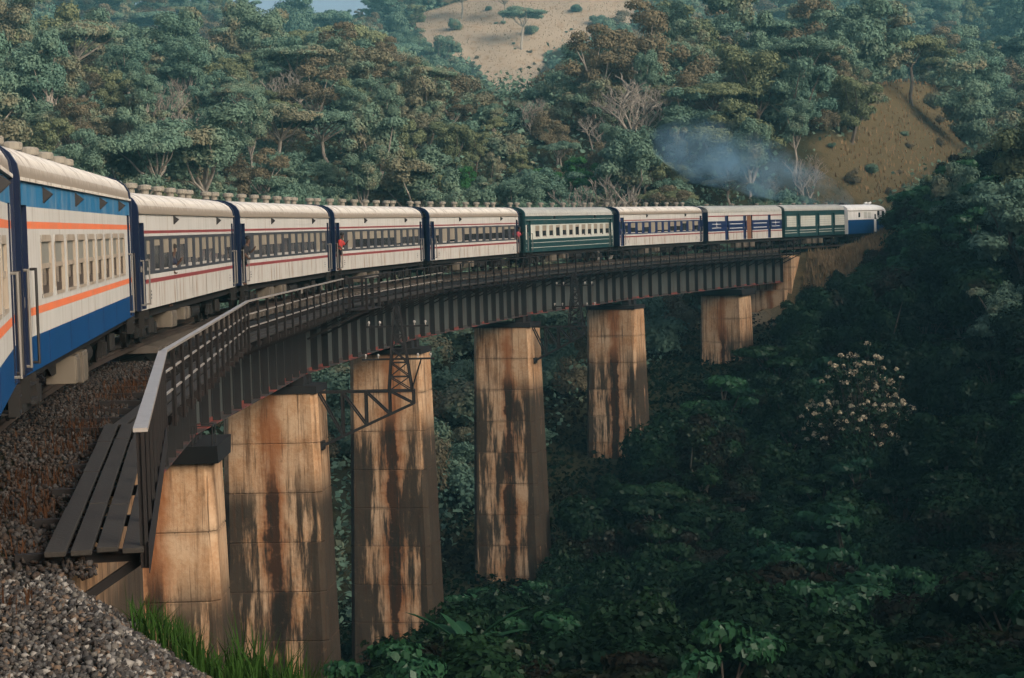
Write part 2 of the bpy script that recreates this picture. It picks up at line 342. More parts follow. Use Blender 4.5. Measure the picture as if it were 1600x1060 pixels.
# ------------------------------------------------------------------ terrain
S_BR0, S_BR1 = -29.3, 133.5                                # bridge from near to far abutment
CTRL = np.array([
 # near bank of the gorge (camera side); high right-hand points: unseen ridge added to shade it
 (-40,-60,-2),(0,-60,-3),(40,-60,-2),(90,-60,14),(-60,0,-2),(-20,0,-1.5),(6,0,-3.5),(25,0,-6),(42,0,6),(62,5,24),(90,0,28),(62,30,27),(88,45,33),
 (-40,25,-2),(-18,25,-1.5),(-2,25,-4.5),(5,25,-7),(15,28,-8.5),(34,25,-2),(-30,45,-4),(-14,48,-7),(-4,45,-10.5),(4,50,-12),(15,52,-12.5),(32,50,-7),(50,50,10),
 (-30,65,-7),(-11,64,-11.5),(0,70,-15),(10,74,-16),(20,72,-15),(36,75,-6),(52,75,9),(85,75,34),
 # floor, with more of the added shading ridge at the right
 (-60,90,-8),(-30,92,-14),(-10,88,-18),(0,95,-20),(12,96,-20.5),(25,95,-17.5),(45,95,-8),(60,95,12),(90,100,36),
 (-30,115,-17),(-7,111,-22),(5,112,-22),(15,118,-21.5),(28,116,-17),(45,118,-6),(62,118,10),(92,125,37),
 # far bank, ending in the added shading ridge on the right
 (-80,130,-4),(-30,135,-13),(-8,136,-21),(3,135,-21.5),(14,135,-20.5),(25,138,-17),(36,138,-10),(50,138,0),(68,142,12),(98,155,34),
 (-60,165,0),(-25,165,-7),(-5,163,-14),(5,160,-15.5),(16,158,-15.5),(26,155,-14),(34,158,-8.5),(43,162,-.5),(60,170,9),
 (-60,195,5),(-20,192,-1),(2,190,-7),(14,182,-10),(20,186,-9),(28,184,-6.5),(36,190,-2.5),(44,195,2),(60,200,10),(120,200,36),
 (-80,225,13),(-30,225,7),(0,220,1),(20,215,-1),(34,206,-.4),(46,226,0),(60,228,6),(56,255,-1),
 # hill behind
 (-100,270,26),(-40,265,16),(0,262,10.5),(30,258,9),(50,260,12),(70,262,17),(58,285,20),(80,290,25),
 (-110,330,42),(-50,330,30),(-5,310,20.5),(-6,345,36),(2,375,47),(25,345,35),(28,310,19),(25,380,50),(45,325,25),(75,325,30),(110,320,36),
 (-130,400,62),(-75,405,46),(-52,430,25),(-40,425,22),(-26,430,28),(8,405,55),(45,400,54),(100,390,55),
 (-160,500,80),(-60,500,20),(-30,500,22),(30,490,60),(120,480,80),(-60,620,15),(60,620,60),(-220,300,50),(-220,100,0),(240,300,70),(240,100,50),(240,-60,30),(-220,-100,0),(0,-150,0),(200,-150,20),(-240,650,80),(240,650,90)], float)
HS = 2.1                                                   # the hill behind stands this much farther off
_far = (CTRL[:, 1] > 256) & (np.abs(CTRL[:, 0]) < 200) & ~((CTRL[:, 0] > 40) & (CTRL[:, 1] < 295))
CTRL[_far, :2] *= HS; CTRL[_far, 2] = CZ + (CTRL[_far, 2] - CZ) * HS
CTRL[(CTRL[:, 1] > 600) & ~_far, 1] = 1350
CTRL[(CTRL[:, 1] == 300) & ~_far, 0] *= 1.7
def tps(r2): return np.where(r2 > 0, r2 * np.log(np.maximum(r2, 1e-9)), 0)
_xy = CTRL[:, :2] / 100; _n = len(CTRL)
_K = tps(((_xy[:, None] - _xy[None]) ** 2).sum(-1)) + np.eye(_n) * 2e-4
_Pm = np.hstack([np.ones((_n, 1)), _xy]); _A = np.zeros((_n + 3, _n + 3)); _A[:_n, :_n] = _K; _A[:_n, _n:] = _Pm; _A[_n:, :_n] = _Pm.T
_w = np.linalg.solve(_A, np.concatenate([CTRL[:, 2], np.zeros(3)]))
def ground(X, Y, line=True):
    """height of the ground, with the railway's own bank and cutting"""
    X = np.asarray(X, float); Y = np.asarray(Y, float); sh = X.shape
    q = np.stack([X.ravel(), Y.ravel()], 1) / 100; z = np.empty(len(q))
    for i in range(0, len(q), 20000):
        b = q[i:i + 20000]; z[i:i + 20000] = tps(((b[:, None] - _xy[None]) ** 2).sum(-1)) @ _w[:_n] + _w[_n] + b @ _w[_n + 1:]
    z = z.reshape(sh)
    x2, y2 = X * .11, Y * .11
    z = z + .35 * (np.sin(x2 * 2.1 + 1.3 * np.sin(y2)) + np.sin(y2 * 1.7 + x2 * .6)) * np.clip((np.hypot(X, Y) - 30) / 60, 0, 1)
    if line:
        s, dc = track_coords(X, Y); a = np.abs(dc)
        onland = np.clip((S_BR0 + 1 - s) / 2.5, 0, 1) + np.clip((s - S_BR1 + 1) / 3.0, 0, 1)
        near = np.clip((s + 44.9) / .8, 0, 1) * (s < 20)
        low = np.clip((s + 47.5) / 2.0, 0, 1) * (s < 20)
        bank = -.62 - np.maximum(a - (2.75 - .5 * low - .6 * near), 0) * (.72 + 4.0 * near)
        cut = -.62 + np.maximum(a - 4.0, 0) * 1.0
        zl = np.minimum(np.maximum(z, bank), cut)
        zb = np.minimum(z, np.where(a < 6, -6.5, z))
        z = np.where(onland > 0, zb + (zl - zb) * np.clip(onland, 0, 1), zb)
    return z
def gz(x, y): return float(ground(np.array([x]), np.array([y]))[0])
def hit(px, py, y0=20.0, y1=1180.0, lift=0.0):
    """where the sight line meets the ground, in plan"""
    a, b = px_ray(px, py); Y = np.linspace(y0, y1, 2100); zz = ground(a * Y, Y); e = CZ + b * Y - zz - lift
    i = np.where(e < 0)[0]
    Yh = Y[i[0]] if len(i) else y1
    return a * Yh, Yh

# dry-grass clearings on the hill, as outlines on the ground
def poly_from(pts): return np.array([hit(*p, y0=205.0) for p in pts])
PX_HI = [(640, 30), (700, 8), (860, -30), (1010, -30), (985, 45), (930, 60), (850, 85), (820, 150), (775, 140), (735, 95), (680, 85)]
CLEAR_HI = poly_from(PX_HI)
PX_R = [(1270, 285), (1330, 240), (1370, 150), (1400, 120), (1470, 170), (1505, 205), (1490, 245), (1430, 280), (1390, 300), (1330, 305)]
CLEAR_R = poly_from([(1215, 300), (1260, 270), (1330, 230), (1360, 150), (1400, 120), (1470, 170), (1520, 200), (1500, 250), (1430, 290), (1400, 318), (1330, 330), (1250, 318)])
CLEAR_L = poly_from([(110, 168), (170, 180), (250, 196), (250, 208), (160, 196), (110, 180)])
CLEAR_T = poly_from([(150, -10), (260, -20), (250, 35), (200, 40)])
CLEAR_M = poly_from([(575, 130), (620, 70), (632, 74), (590, 136)])
CLEAR_BELOW = poly_from([(690, 190), (735, 90), (800, 100), (860, 80), (900, 130), (880, 200), (790, 215)])
CLEARS = [CLEAR_HI, CLEAR_R, CLEAR_L, CLEAR_T, CLEAR_M]
def inpoly(poly, X, Y):
    X = np.asarray(X, float); Y = np.asarray(Y, float); ins = np.zeros(X.shape, bool); n = len(poly)
    for i in range(n):
        x0, y0 = poly[i]; x1, y1 = poly[i - 1]
        c = ((y0 > Y) != (y1 > Y)) & (X < (x1 - x0) * (Y - y0) / (y1 - y0 + 1e-12) + x0); ins ^= c
    return ins
def clear_mask(X, Y):
    m = np.zeros(np.shape(X), bool)
    for p in CLEARS: m |= inpoly(p, X, Y)
    return m
def ground_mat():
    m, nt, L, b = nodes('forest_floor')
    at_ = nt.new('ShaderNodeAttribute'); at_.attribute_name = 'dry'
    geo = nt.new('ShaderNodeNewGeometry')
    n1 = noise(nt, L, geo.outputs['Position'], .25, 5, .65); n2 = noise(nt, L, geo.outputs['Position'], 2.2, 5, .7)
    wood = mixc(nt, L, n1, (0.014, 0.018, 0.010), (0.040, 0.036, 0.020))
    straw = mixc(nt, L, n2, (0.205, 0.155, 0.105), (0.33, 0.265, 0.195))
    tn = nt.new('ShaderNodeAttribute'); tn.attribute_name = 'tone'
    straw = mixc(nt, L, ramp(nt, L, n1, .5, .75), straw, (0.20, 0.12, 0.06))
    straw = mixc(nt, L, tn.outputs['Fac'], straw, mixc(nt, L, n2, (0.052, 0.040, 0.021), (0.095, 0.074, 0.038)))
    f = ramp(nt, L, math_n(nt, L, 'ADD', at_.outputs['Fac'], math_n(nt, L, 'MULTIPLY', math_n(nt, L, 'ADD', n1, -.5), .8)), .3, .6)
    L.new(mixc(nt, L, f, wood, straw), b.inputs['Base Color']); b.inputs['Roughness'].default_value = 1; b.inputs['Specular IOR Level'].default_value = 0
    bp = nt.new('ShaderNodeBump'); bp.inputs['Strength'].default_value = .8; bp.inputs['Distance'].default_value = .3
    L.new(n2, bp.inputs['Height']); L.new(bp.outputs['Normal'], b.inputs['Normal']); return m
M['ground'] = ground_mat()
def make_ground():
    xs = np.concatenate([np.arange(-430, -70, 6), np.arange(-70, -14, 1.8), np.arange(-14, 5, .45), np.arange(5, 90, 1.8), np.arange(90, 431, 6)])
    ys = np.concatenate([np.arange(-145, -10, 5), np.arange(-10, 16, .8), np.arange(16, 40, .4), np.arange(40, 60, .8), np.arange(60, 240, 1.6), np.arange(240, 900, 4.5), np.arange(900, 1341, 12)])
    X, Y = np.meshgrid(xs, ys); Z = ground(X, Y)
    v = np.stack([X.ravel(), Y.ravel(), Z.ravel()], 1); nx, ny = len(xs), len(ys)
    i = (np.arange(ny - 1)[:, None] * nx + np.arange(nx - 1)[None]).ravel()
    f = np.stack([i, i + 1, i + nx + 1, i + nx], 1)
    me = np_mesh('ground', v, f, M['ground'], smooth=True)
    s, dc = track_coords(X, Y)
    dry = clear_mask(X, Y).astype(np.float32)
    for _ in range(3): dry[1:-1, 1:-1] = (dry[1:-1, 1:-1] * 2 + dry[:-2, 1:-1] + dry[2:, 1:-1] + dry[1:-1, :-2] + dry[1:-1, 2:]) / 6
    dry = dry + ((s > S_BR1 - 4) & (s < 158) & (dc > -6) & (dc < 13)).astype(np.float32) * .8
    a = me.attributes.new('dry', 'FLOAT', 'POINT'); a.data.foreach_set('value', np.clip(dry, 0, 1).ravel().astype(np.float32))
    tone = np.clip((X / np.maximum(Y, 1) - .10) / .04, 0, 1).astype(np.float32); a = me.attributes.new('tone', 'FLOAT', 'POINT'); a.data.foreach_set('value', tone.ravel())
    o = link('ground', me); tag(o, 'wooded hillside and gorge floor under the railway bridge', None, kind='structure')
make_ground()
# ------------------------------------------------------------------ bridge
PIER_S = [-3.6, 21.2, 46.2, 72.4, 97.2, 122.5]             # pier centres
PIER_TOP = -3.95
JOINTS = [S_BR0] + PIER_S + [S_BR1]
PIER_NAMES = ['squat brown concrete pier standing behind the plank walkway end', 'broad rust-streaked concrete pier carrying the nearer lattice bracket',
              'tall black-stained concrete pier behind the nearer lattice pole', 'tall tapering concrete pier below the fourth and fifth white coaches',
              'pale-edged concrete pier below the dark green coach', 'short board-marked concrete pier in front of the far abutment']
def ring(w, d, c, z):
    return [(x, y, z) for x, y in ((-d, -w + c), (-d, w - c), (-d + c, w), (d - c, w), (d, w - c), (d, -w + c), (d - c, -w), (-d + c, -w))]
def concrete_pier(i, s):
    x, y, th = P(s, -1.4)
    zb = gz(x, y) - 2.5
    for dd in (-2, 2):
        x2, y2, _ = P(s - 1.3, -1.4 + dd); zb = min(zb, gz(x2, y2) - 1.0)
    H = PIER_TOP - zb; mt = pier_mat(11 + i * 7, H)
    t = thing('concrete_pier', PIER_NAMES[i], 'pier', (x, y, zb), math.pi / 2 - th, 'piers of the railway bridge')
    lift = 2.12; n = max(1, int(math.ceil(H / lift)))
    def size(z):                                           # half width, half depth at height z above the base
        k = (H - z) / 45.0; return 2.03 + k, 1.25 + k * .8
    for q in range(n):
        z1 = H - q * lift; z0 = max(0.0, z1 - lift + .0)
        m = MB(); g = .035
        w1, d1 = size(z1); w0, d0 = size(z0); c = .26
        rings = [ring(w1 - .03, d1 - .03, c, z1), ring(w1, d1, c, z1 - g), ring(w0, d0, c, z0 + g), ring(w0 - .03, d0 - .03, c, z0 + .001)]
        for r_ in rings: m.v += r_
        for a in range(3):
            for b_ in range(8):
                e = (b_ + 1) % 8; m.f.append((a * 8 + b_, a * 8 + e, a * 8 + 8 + e, a * 8 + 8 + b_)); m.m.append(0)
        m.f.append(tuple(range(8))); m.m.append(0); m.f.append(tuple(range(31, 23, -1))); m.m.append(0)
        m.build('concrete_lift', mt, t)
    # bearing platform and bearings
    if i in (0, 5):
        m = MB(); m.prism([(-1.5, H), (1.5, H), (1.75, H + .55), (-1.75, H + .55)], 1, -2.25, 2.25); m.build('bearing_platform', M['stiff'], t)
    else:
        m = MB(); m.box(-1.3, 1.3, -2.05, 2.05, H, H + .3); m.build('bearing_platform', M['stiff'], t)
    for sx in (-.6, .6):
        for sy in (-1.15, 1.15):
            m = MB(); m.box(sx - .3, sx + .3, sy - .3, sy + .3, H + (.55 if i in (0, 5) else .3), H + .7); m.build('bearing', M['stiff'], t)
    if i == 0:                                             # little inspection rail on the platform
        m = MB()
        for yy in (-2.1, -1.5):
            for xx in (-1.6, -.9): m.tube((xx, yy, H + .55), (xx, yy, H + 1.15), .02, n=5)
        m.tube((-1.6, -2.1, H + 1.15), (-.9, -2.1, H + 1.15), .02, n=5); m.tube((-1.6, -2.1, H + 1.15), (-1.6, -1.5, H + 1.15), .02, n=5); m.tube((-.9, -2.1, H + 1.15), (-.9, -1.5, H + 1.15), .02, n=5)
        m.tube((-1.6, -2.1, H + .85), (-.9, -2.1, H + .85), .02, n=5); m.build('inspection_rail', M['black'], t)
    return t
for i, s in enumerate(PIER_S): concrete_pier(i, s)

GB, GT, WEBD, STD = -3.22, -.85, 1.10, .30                 # girder bottom, top, web offset and stiffener reach
def span_frame(s0, s1, d=-1.4):
    a = P(s0, d); b = P(s1, d); dx, dy = b[0] - a[0], b[1] - a[1]
    return a, b, math.hypot(dx, dy), math.atan2(dy, dx)
SPAN_LABELS = ['steel girder span from the plank walkway to the squat pier', 'steel girder span with pale panels over the two nearest broad piers',
               'steel girder span above the nearer lattice pole', 'red-flanged steel girder span left of the tall tapering pier',
               'dark steel girder span between the tall tapering and pale-edged piers', 'shadowed steel girder span reaching the short far pier',
               'short steel girder end resting on the far abutment']
def girder_span(i, s0, s1):
    a, b, Ls, ang = span_frame(s0, s1)
    t = thing('girder_span', SPAN_LABELS[i], 'girder', (a[0], a[1], GB), ang, 'girder spans of the bridge')
    g = .12; x0, x1 = g, Ls - g; h = GT - GB
    for sy in (-1, 1):
        m = MB(); m.box(x0, x1, sy * WEBD - .008, sy * WEBD + .008, .04, h - .04); m.build('web', M['web'], t)
        for nm, z0, z1, mt in (('bottom_flange', 0, .04, 'flange'), ('top_flange', h - .04, h, 'stiff')):
            m = MB(); m.box(x0, x1, sy * WEBD - .22, sy * WEBD + .30, z0, z1) if sy > 0 else m.box(x0, x1, -WEBD - .30, -WEBD + .22, z0, z1)
            m.build(nm, M[mt], t)
    # angle along the foot of the outer web
    m = MB(); m.box(x0, x1, -WEBD - .03, -WEBD - .0085, .0405, .17); m.build('flange_angle', M['flange'], t)
    n = max(2, round((x1 - x0) / 2.05)); me = None
    for k in range(n + 1):
        x = x0 + .06 + (x1 - x0 - .12) * k / n
        if me is None:
            mb = MB(); mb.box(-.012, .012, -STD, -.009, .042, h - .042); mb.box(-.05, -.013, -.06, -.0095, .18, h - .05); me = mb.mesh('stiffener', M['stiff'])
        link('stiffener', me, t, (x, -WEBD, 0))
    mb = None; nb = max(2, round(Ls / 4)); me = None
    for k in range(nb + 1):                                # cross frames between the girders
        if me is None:
            mb = MB(); mb.bar((0, -WEBD + .02, .2), (0, WEBD - .02, h - .2), .08, .08); mb.bar((.1, WEBD - .02, .2), (.1, -WEBD + .02, h - .2), .08, .08); me = mb.mesh('cross_frame', M['stiff'])
        link('cross_frame', me, t, (x0 + .3 + (x1 - x0 - .7) * k / nb, 0, 0))
for i in range(len(JOINTS) - 1): girder_span(i, JOINTS[i], JOINTS[i + 1])

# walkway: brackets, planks and railing, one run for each span
WZ = -.42
RAIL_LABELS = ['bare metal walkway railing beginning at the plank end', 'dark walkway railing with pale top rail above the first span',
               'walkway railing running to the refuge bay', 'dark walkway railing beyond the refuge bay', 'walkway railing in front of the fifth white coach',
               'walkway railing below the dark green coach', 'thin walkway railing below the blue banded coach', 'short walkway railing at the far abutment']
def railing_run(i, s0, s1, h=1.28, bay=False):
    a, b, Ls, ang = span_frame(s0, s1, 0.0)
    t = thing('walkway_railing', RAIL_LABELS[i], 'railing', (a[0], a[1], WZ), ang, 'railings along the bridge walkway')
    y = -1.72; n = max(2, round(Ls / 1.9)); me = None
    wid = .16 if i == 0 else .11 if i == 1 else .08
    m = MB(); m.bar((0.02, y, h), (Ls - .02, y, h), wid, .045); m.build('top_rail', M['handrail'] if i < 3 else M['rust'], t)
    for z in (h * .36, h * .68):
        if i == 0: continue
        m = MB(); m.bar((0.02, y + .03, z), (Ls - .02, y + .03, z), .035, .035); m.build('middle_rail', M['handrail'] if i < 4 else M['rust'], t)
    for k in range(n + (1 if i in (0, len(JOINTS) - 1) else 0)):
        if me is None:
            mb = MB(); mb.box(-.035, .035, -.04, .0, -.25, h - .024); mb.box(-.008, .008, .001, .05, -.25, h - .03); me = mb.mesh('post', M['rust'])
        link('post', me, t, (.06 + (Ls - .12) * k / n, y, 0))
    if i == 0:
        m = MB(); m.box(-.02, Ls * .9, y - .05, y - .04, -.30, .05); m.build('toe_plate', M['rust'], t)
    if i > 0:                                              # brackets that carry the walkway off the girder
        me2 = None; nb = max(2, round(Ls / 2.05))
        for k in range(nb + 1):
            if me2 is None:
                mb = MB(); mb.bar((0, .28, -.12), (0, y - .05, -.12), .09, .12); mb.bar((0, .1, -1.0), (0, y + .1, -.2), .07, .07); me2 = mb.mesh('bracket', M['rust'])
            link('bracket', me2, t, (.1 + (Ls - .2) * k / nb, 0, 0))
    if bay:
        q = MB(); x0, x1, y1 = .4, 3.0, y - .95
        for x, yy in ((x0, y1), (x1, y1), (x0, y - .2), (x1, y - .2), ((x0 + x1) / 2, y1)): q.box(x - .05, x + .05, yy - .05, yy + .05, -.2, h - .02)
        for z in (h, h * .66, h * .33):
            q.bar((x0, y1, z), (x1, y1, z), .09, .05); q.bar((x0, y - .1, z), (x0, y1, z), .09, .05); q.bar((x1, y - .1, z), (x1, y1, z), .09, .05)
        q.build('refuge_bay_rail', M['rust'], t); q = MB(); q.bar((x0, y1, h + .03), (x1, y1, h + .03), .08, .012); q.build('refuge_bay_cap', M['handrail'], t)
        q = MB(); q.box(x0 - .1, x1 + .1, y1 - .1, y - .08, -.10, -.05); q.bar((x0, y1, -.1), (x0, .0, -1.3), .08, .08); q.bar((x1, y1, -.1), (x1, .0, -1.3), .08, .08); q.build('refuge_bay_floor', M['rust'], t)
    return t
WALK_LABELS = ['weathered grey plank walkway ending above the gravel bank', 'plank walkway along the first steel span', 'plank walkway along the second steel span', 'plank walkway past the refuge bay',
               'plank walkway in front of the fifth white coach', 'plank walkway below the dark green coach', 'plank walkway below the blue banded coach', 'short plank walkway at the far abutment']
def plank_run(i, s0, s1):
    a, b, Ls, ang = span_frame(s0, s1, 0.0)
    t = thing('plank_walkway', WALK_LABELS[i], 'walkway', (a[0], a[1], WZ), ang, 'walkway of the bridge')
    rnd = random.Random(i + 3)
    ys = [-.62, -.90, -1.18, -1.46] if i == 0 else [-.75, -1.05, -1.35]
    for r_, y in enumerate(ys):
        x = (rnd.uniform(-.15, .05)) if i == 0 else .02
        while x < Ls - .05:
            l = min(rnd.uniform(2.6, 4.6), Ls - .02 - x); z = rnd.uniform(-.008, .012)
            m = MB(); m.box(x, x + l - .015, y - .25, y - .02 + rnd.uniform(-.01, .005), z - .06, z); m.build('plank', M['plank'], t, bevel=.008); x += l
    if i == 0:                                             # cross beams and struts under the near end
        for x in (.25, 3.0, 6.0, 9.0, 12.0):
            m = MB(); m.box(x, x + .12, -1.75, -.3, -.20, -.07); m.build('cross_beam', M['rust'], t)
        m = MB(); m.bar((.3, -1.65, -.2), (.3, -.4, -1.0), .1, .1); m.build('strut', M['rust'], t)
    return t
RJ = [-44.1] + JOINTS
for i in range(len(RJ) - 1):
    railing_run(i, RJ[i], RJ[i + 1], bay=(i == 3)); plank_run(i, RJ[i], RJ[i + 1])

# abutments
def abutment(s, face, label):
    x, y, th = P(s, -1.4); zb = -9.0
    t = thing('abutment', label, 'abutment', (x, y, zb), math.pi / 2 - th, 'abutments of the bridge')
    H = -.75 - zb; mt = pier_mat(90 + int(s), H - 3.2); mt_w = pier_mat(57, H + 3.0) if face < 0 else None
    m = MB(); x0, x1 = (face * -.05, face * 3.2); x0, x1 = min(x0, x1), max(x0, x1)
    m.prism([(x0, 0), (x1, 0), (x1, H), (x0, H)], 1, -1.7, 1.7); m.build('back_wall', mt, t)
    m = MB(); q = -face * 1.0; a0, a1 = min(q, -face * .052), max(q, -face * .052); m.box(a0, a1, -1.72, 1.72, 0, H - 3.2); m.build('bearing_shelf', mt, t)
    for sy in (-1, 1):
        if face < 0 and sy < 0:                            # long retaining wall under the plank walkway
            for q in range(7):
                m = MB(); m.box(-15.4 + q * 2.2, -15.4 + q * 2.2 + 2.17, -2.62, -2.22, 0, H - .02); m.build('retaining_wall', mt_w, t)
            continue
        m = MB(); e = face * 5.5
        pts = [(face * .02, 0), (e, H - 2.2), (e, H - .1), (face * .02, H - .1)]
        m.prism(pts, 1, sy * 1.71 if sy > 0 else -2.1, 2.1 if sy > 0 else -1.71); m.build('wing_wall', mt, t)
abutment(S_BR0 - .1, -1, 'near concrete abutment hidden behind the plank walkway'); abutment(S_BR1 + .1, 1, 'pale orange concrete abutment at the far end of the bridge')

# lattice telegraph poles on brackets
def lattice_pole(s, label, reach=4.1):
    x, y, th = P(s - .6, .62)
    t = thing('lattice_pole', label, 'pole', (x, y, -6.3), math.pi / 2 - th, 'lattice poles bracketed off the piers')
    # local -y points outwards from the bridge
    zt, zb = 2.35, 0.0
    tops = [(0, -reach * k / 4, zt) for k in range(5)]
    bots = [(0, -reach * k / 4, zb + (zt - .55) * k / 4) for k in range(5)]
    for dx in (-.22, .22):
        o = lambda p: (p[0] + dx, p[1], p[2])
        m = MB(); m.bar(o((0, .02, zt)), o((0, -reach - .05, zt)), .09, .10); m.build('upper_chord', M['black'], t)
        m = MB(); m.bar(o(bots[0]), o(bots[4]), .09, .11); m.build('lower_chord', M['black'], t)
        for k in range(1, 5):
            m = MB(); m.bar(o(tops[k]), o(bots[k]), .08, .08, (0, 1, 0)); m.build('vertical', M['black'], t)
            if k < 4 or True:
                m = MB(); m.bar(o(tops[k - 1]), o(bots[k]), .065, .065, (1, 0, 0)); m.build('diagonal', M['black'], t)
    for k in (0, 2, 4):
        m = MB(); m.bar((-.25, tops[k][1], zt), (.25, tops[k][1], zt), .07, .07); m.bar((-.25, bots[k][1], bots[k][2]), (.25, bots[k][1], bots[k][2]), .07, .07); m.build('cross_tie', M['black'], t)
    m = MB(); m.box(-.3, .3, -.18, -.02, -.12, .25); m.build('foot_plate', M['black'], t)
    # pole
    yb0, yb1 = -reach + .05, -reach + 1.05; yc = -reach + .62; zp = zt + 3.6
    legs = [((-.25, yb0, zt), (-.08, yc - .1, zp)), ((-.25, yb1, zt), (-.08, yc + .1, zp)), ((.25, yb0, zt), (.08, yc - .1, zp)), ((.25, yb1, zt), (.08, yc + .1, zp))]
    for p, q in legs: m = MB(); m.bar(p, q, .075, .075, (1, 0, 0)); m.build('pole_leg', M['black'], t)
    lerp = lambda p, q, f: tuple(p[c] + (q[c] - p[c]) * f for c in range(3))
    for k in range(6):
        f0, f1 = k / 6, (k + 1) / 6; m = MB()
        for u, v in ((0, 1), (2, 3)):
            m.bar(lerp(*legs[u], f0), lerp(*legs[v], f1), .045, .045, (1, 0, 0)); m.bar(lerp(*legs[v], f0), lerp(*legs[u], f1), .045, .045, (1, 0, 0)); m.bar(lerp(*legs[u], f1), lerp(*legs[v], f1), .045, .045, (1, 0, 0))
        m.build('lacing', M['black'], t)
    for zz, w in ((zt + 1.35, 1.55), (zt + 2.75, 1.35)):
        m = MB(); m.bar((0, yc - w, zz), (0, yc + w, zz), .07, .08); m.build('cross_arm', M['black'], t)
        for k in (-.9, -.55, .55, .9):
            q = MB(); q.lathe([(.02, zz + .04), (.02, zz + .12), (.05, zz + .13), (.055, zz + .2), (.02, zz + .24)], 8, (0, yc + w * k)); q.build('insulator', M['sill'], t)
    m = MB(); m.bar((.15, -reach + .1, zt), (0, yc - 1.0, zt + 1.35), .05, .05); m.build('stay', M['black'], t)
lattice_pole(PIER_S[1], 'black lattice telegraph pole on a truss bracket, in front of the black-stained pier')
lattice_pole(PIER_S[3], 'dark lattice telegraph pole on a bracket left of the pale-edged pier', 3.6)

# track
track = thing('railway_track', 'single railway track under the coaches', 'track'); del track['category']; tag(track, kind='structure')
for off in (-.535, .535):
    m = MB(); ss = np.arange(-62, 178, 3.0)
    for a, b in zip(ss[:-1], ss[1:]):
        p = P(a, -1.4 + off); q = P(b, -1.4 + off); m.bar((p[0], p[1], -.03), (q[0], q[1], -.03), .065, .06); m.bar((p[0], p[1], -.12), (q[0], q[1], -.12), .12, .10)
    m.build('rail', M['rail'], track)
mb = MB(); mb.box(-.12, .12, -1.15, 1.15, -.34, -.175); me_sl = mb.mesh('sleeper', M['sleeper'], bevel=.01)
mbl = MB(); mbl.box(-.12, .12, -1.75, 1.15, -.34, -.175); me_sll = mbl.mesh('sleeper', M['sleeper'], bevel=.01)
for k, s in enumerate(np.arange(-9.0, S_BR1 - .2, .68)):
    p = P(s, -1.4); link('sleeper', me_sl, track, (p[0], p[1], 0), (0, 0, math.pi / 2 - p[2]))
# timbers between rail level and girders
m = MB()
for a, b in zip(JOINTS[1:-1], JOINTS[2:]):
    for off in (-1.0, 1.0):
        p = P(a, -1.4 + off); q = P(b, -1.4 + off); m.bar((p[0], p[1], -.60), (q[0], q[1], -.60), .25, .46)
m.build('packing_timber', M['stiff'], track)

m = MB()
for a, b in zip(np.arange(S_BR0 - 1, -9, 2.5), np.arange(S_BR0 + 1.5, -6, 2.5)):
    p = P(a, -1.4); q = P(b, -1.4); m.bar((p[0], p[1], -.72), (q[0], q[1], -.72), 4.0, .16)
m.build('ballast_trough', M['stiff'], track)
# ------------------------------------------------------------------ train
def pane_round(m, x0, x1, z0, z1, y, r, mat, seg=4):
    pts = []
    for cx, cz, a0 in ((x1 - r, z1 - r, 0), (x0 + r, z1 - r, 90), (x0 + r, z0 + r, 180), (x1 - r, z0 + r, 270)):
        for k in range(seg + 1):
            a = math.radians(a0 + 90 * k / seg); pts.append((cx + r * math.cos(a), cz + r * math.sin(a)))
    n = len(m.v); m.v += [(p[0], y, p[1]) for p in pts]; m.f.append(tuple(range(n, n + len(pts)))); m.m.append(mat)
    return pts
def side_wall(m, L, y, bands, openings, rm0, depth=.12, door_mat=False):
    """one car side with real openings; bands = [(z0, z1, material index)]"""
    xs = sorted({-L / 2, L / 2} | {o[0] for o in openings} | {o[1] for o in openings})
    zs = sorted({b[0] for b in bands} | {b[1] for b in bands} | {o[2] for o in openings} | {o[3] for o in openings})
    for x0, x1 in zip(xs[:-1], xs[1:]):
        for z0, z1 in zip(zs[:-1], zs[1:]):
            xm, zm = (x0 + x1) / 2, (z0 + z1) / 2
            if any(o[0] < xm < o[1] and o[2] < zm < o[3] for o in openings): continue
            mt = next(b[2] for b in bands if b[0] <= zm <= b[1])
            m.quad((x0, y, z0), (x1, y, z0), (x1, y, z1), (x0, y, z1), mt)
    sg = -1 if y > 0 else 1
    for x0, x1, z0, z1 in openings:
        reveal_mat = 5 if (z1 - z0 > 1.5 and door_mat) else rm0
        yi = y + sg * depth
        m.quad((x0, y, z0), (x0, yi, z0), (x0, yi, z1), (x0, y, z1), reveal_mat); m.quad((x1, y, z0), (x1, y, z1), (x1, yi, z1), (x1, yi, z0), reveal_mat)
        m.quad((x0, y, z0), (x1, y, z0), (x1, yi, z0), (x0, yi, z0), reveal_mat); m.quad((x0, y, z1), (x0, yi, z1), (x1, yi, z1), (x1, y, z1), reveal_mat)
def roof_profile(hw, ze, rise, n=12, p=.62):
    out = []
    for k in range(n + 1):
        t = math.pi * k / n; c, s = math.cos(t), math.sin(t)
        out.append((-hw * math.copysign(abs(c) ** p, c), ze + rise * s ** .85))
    return out
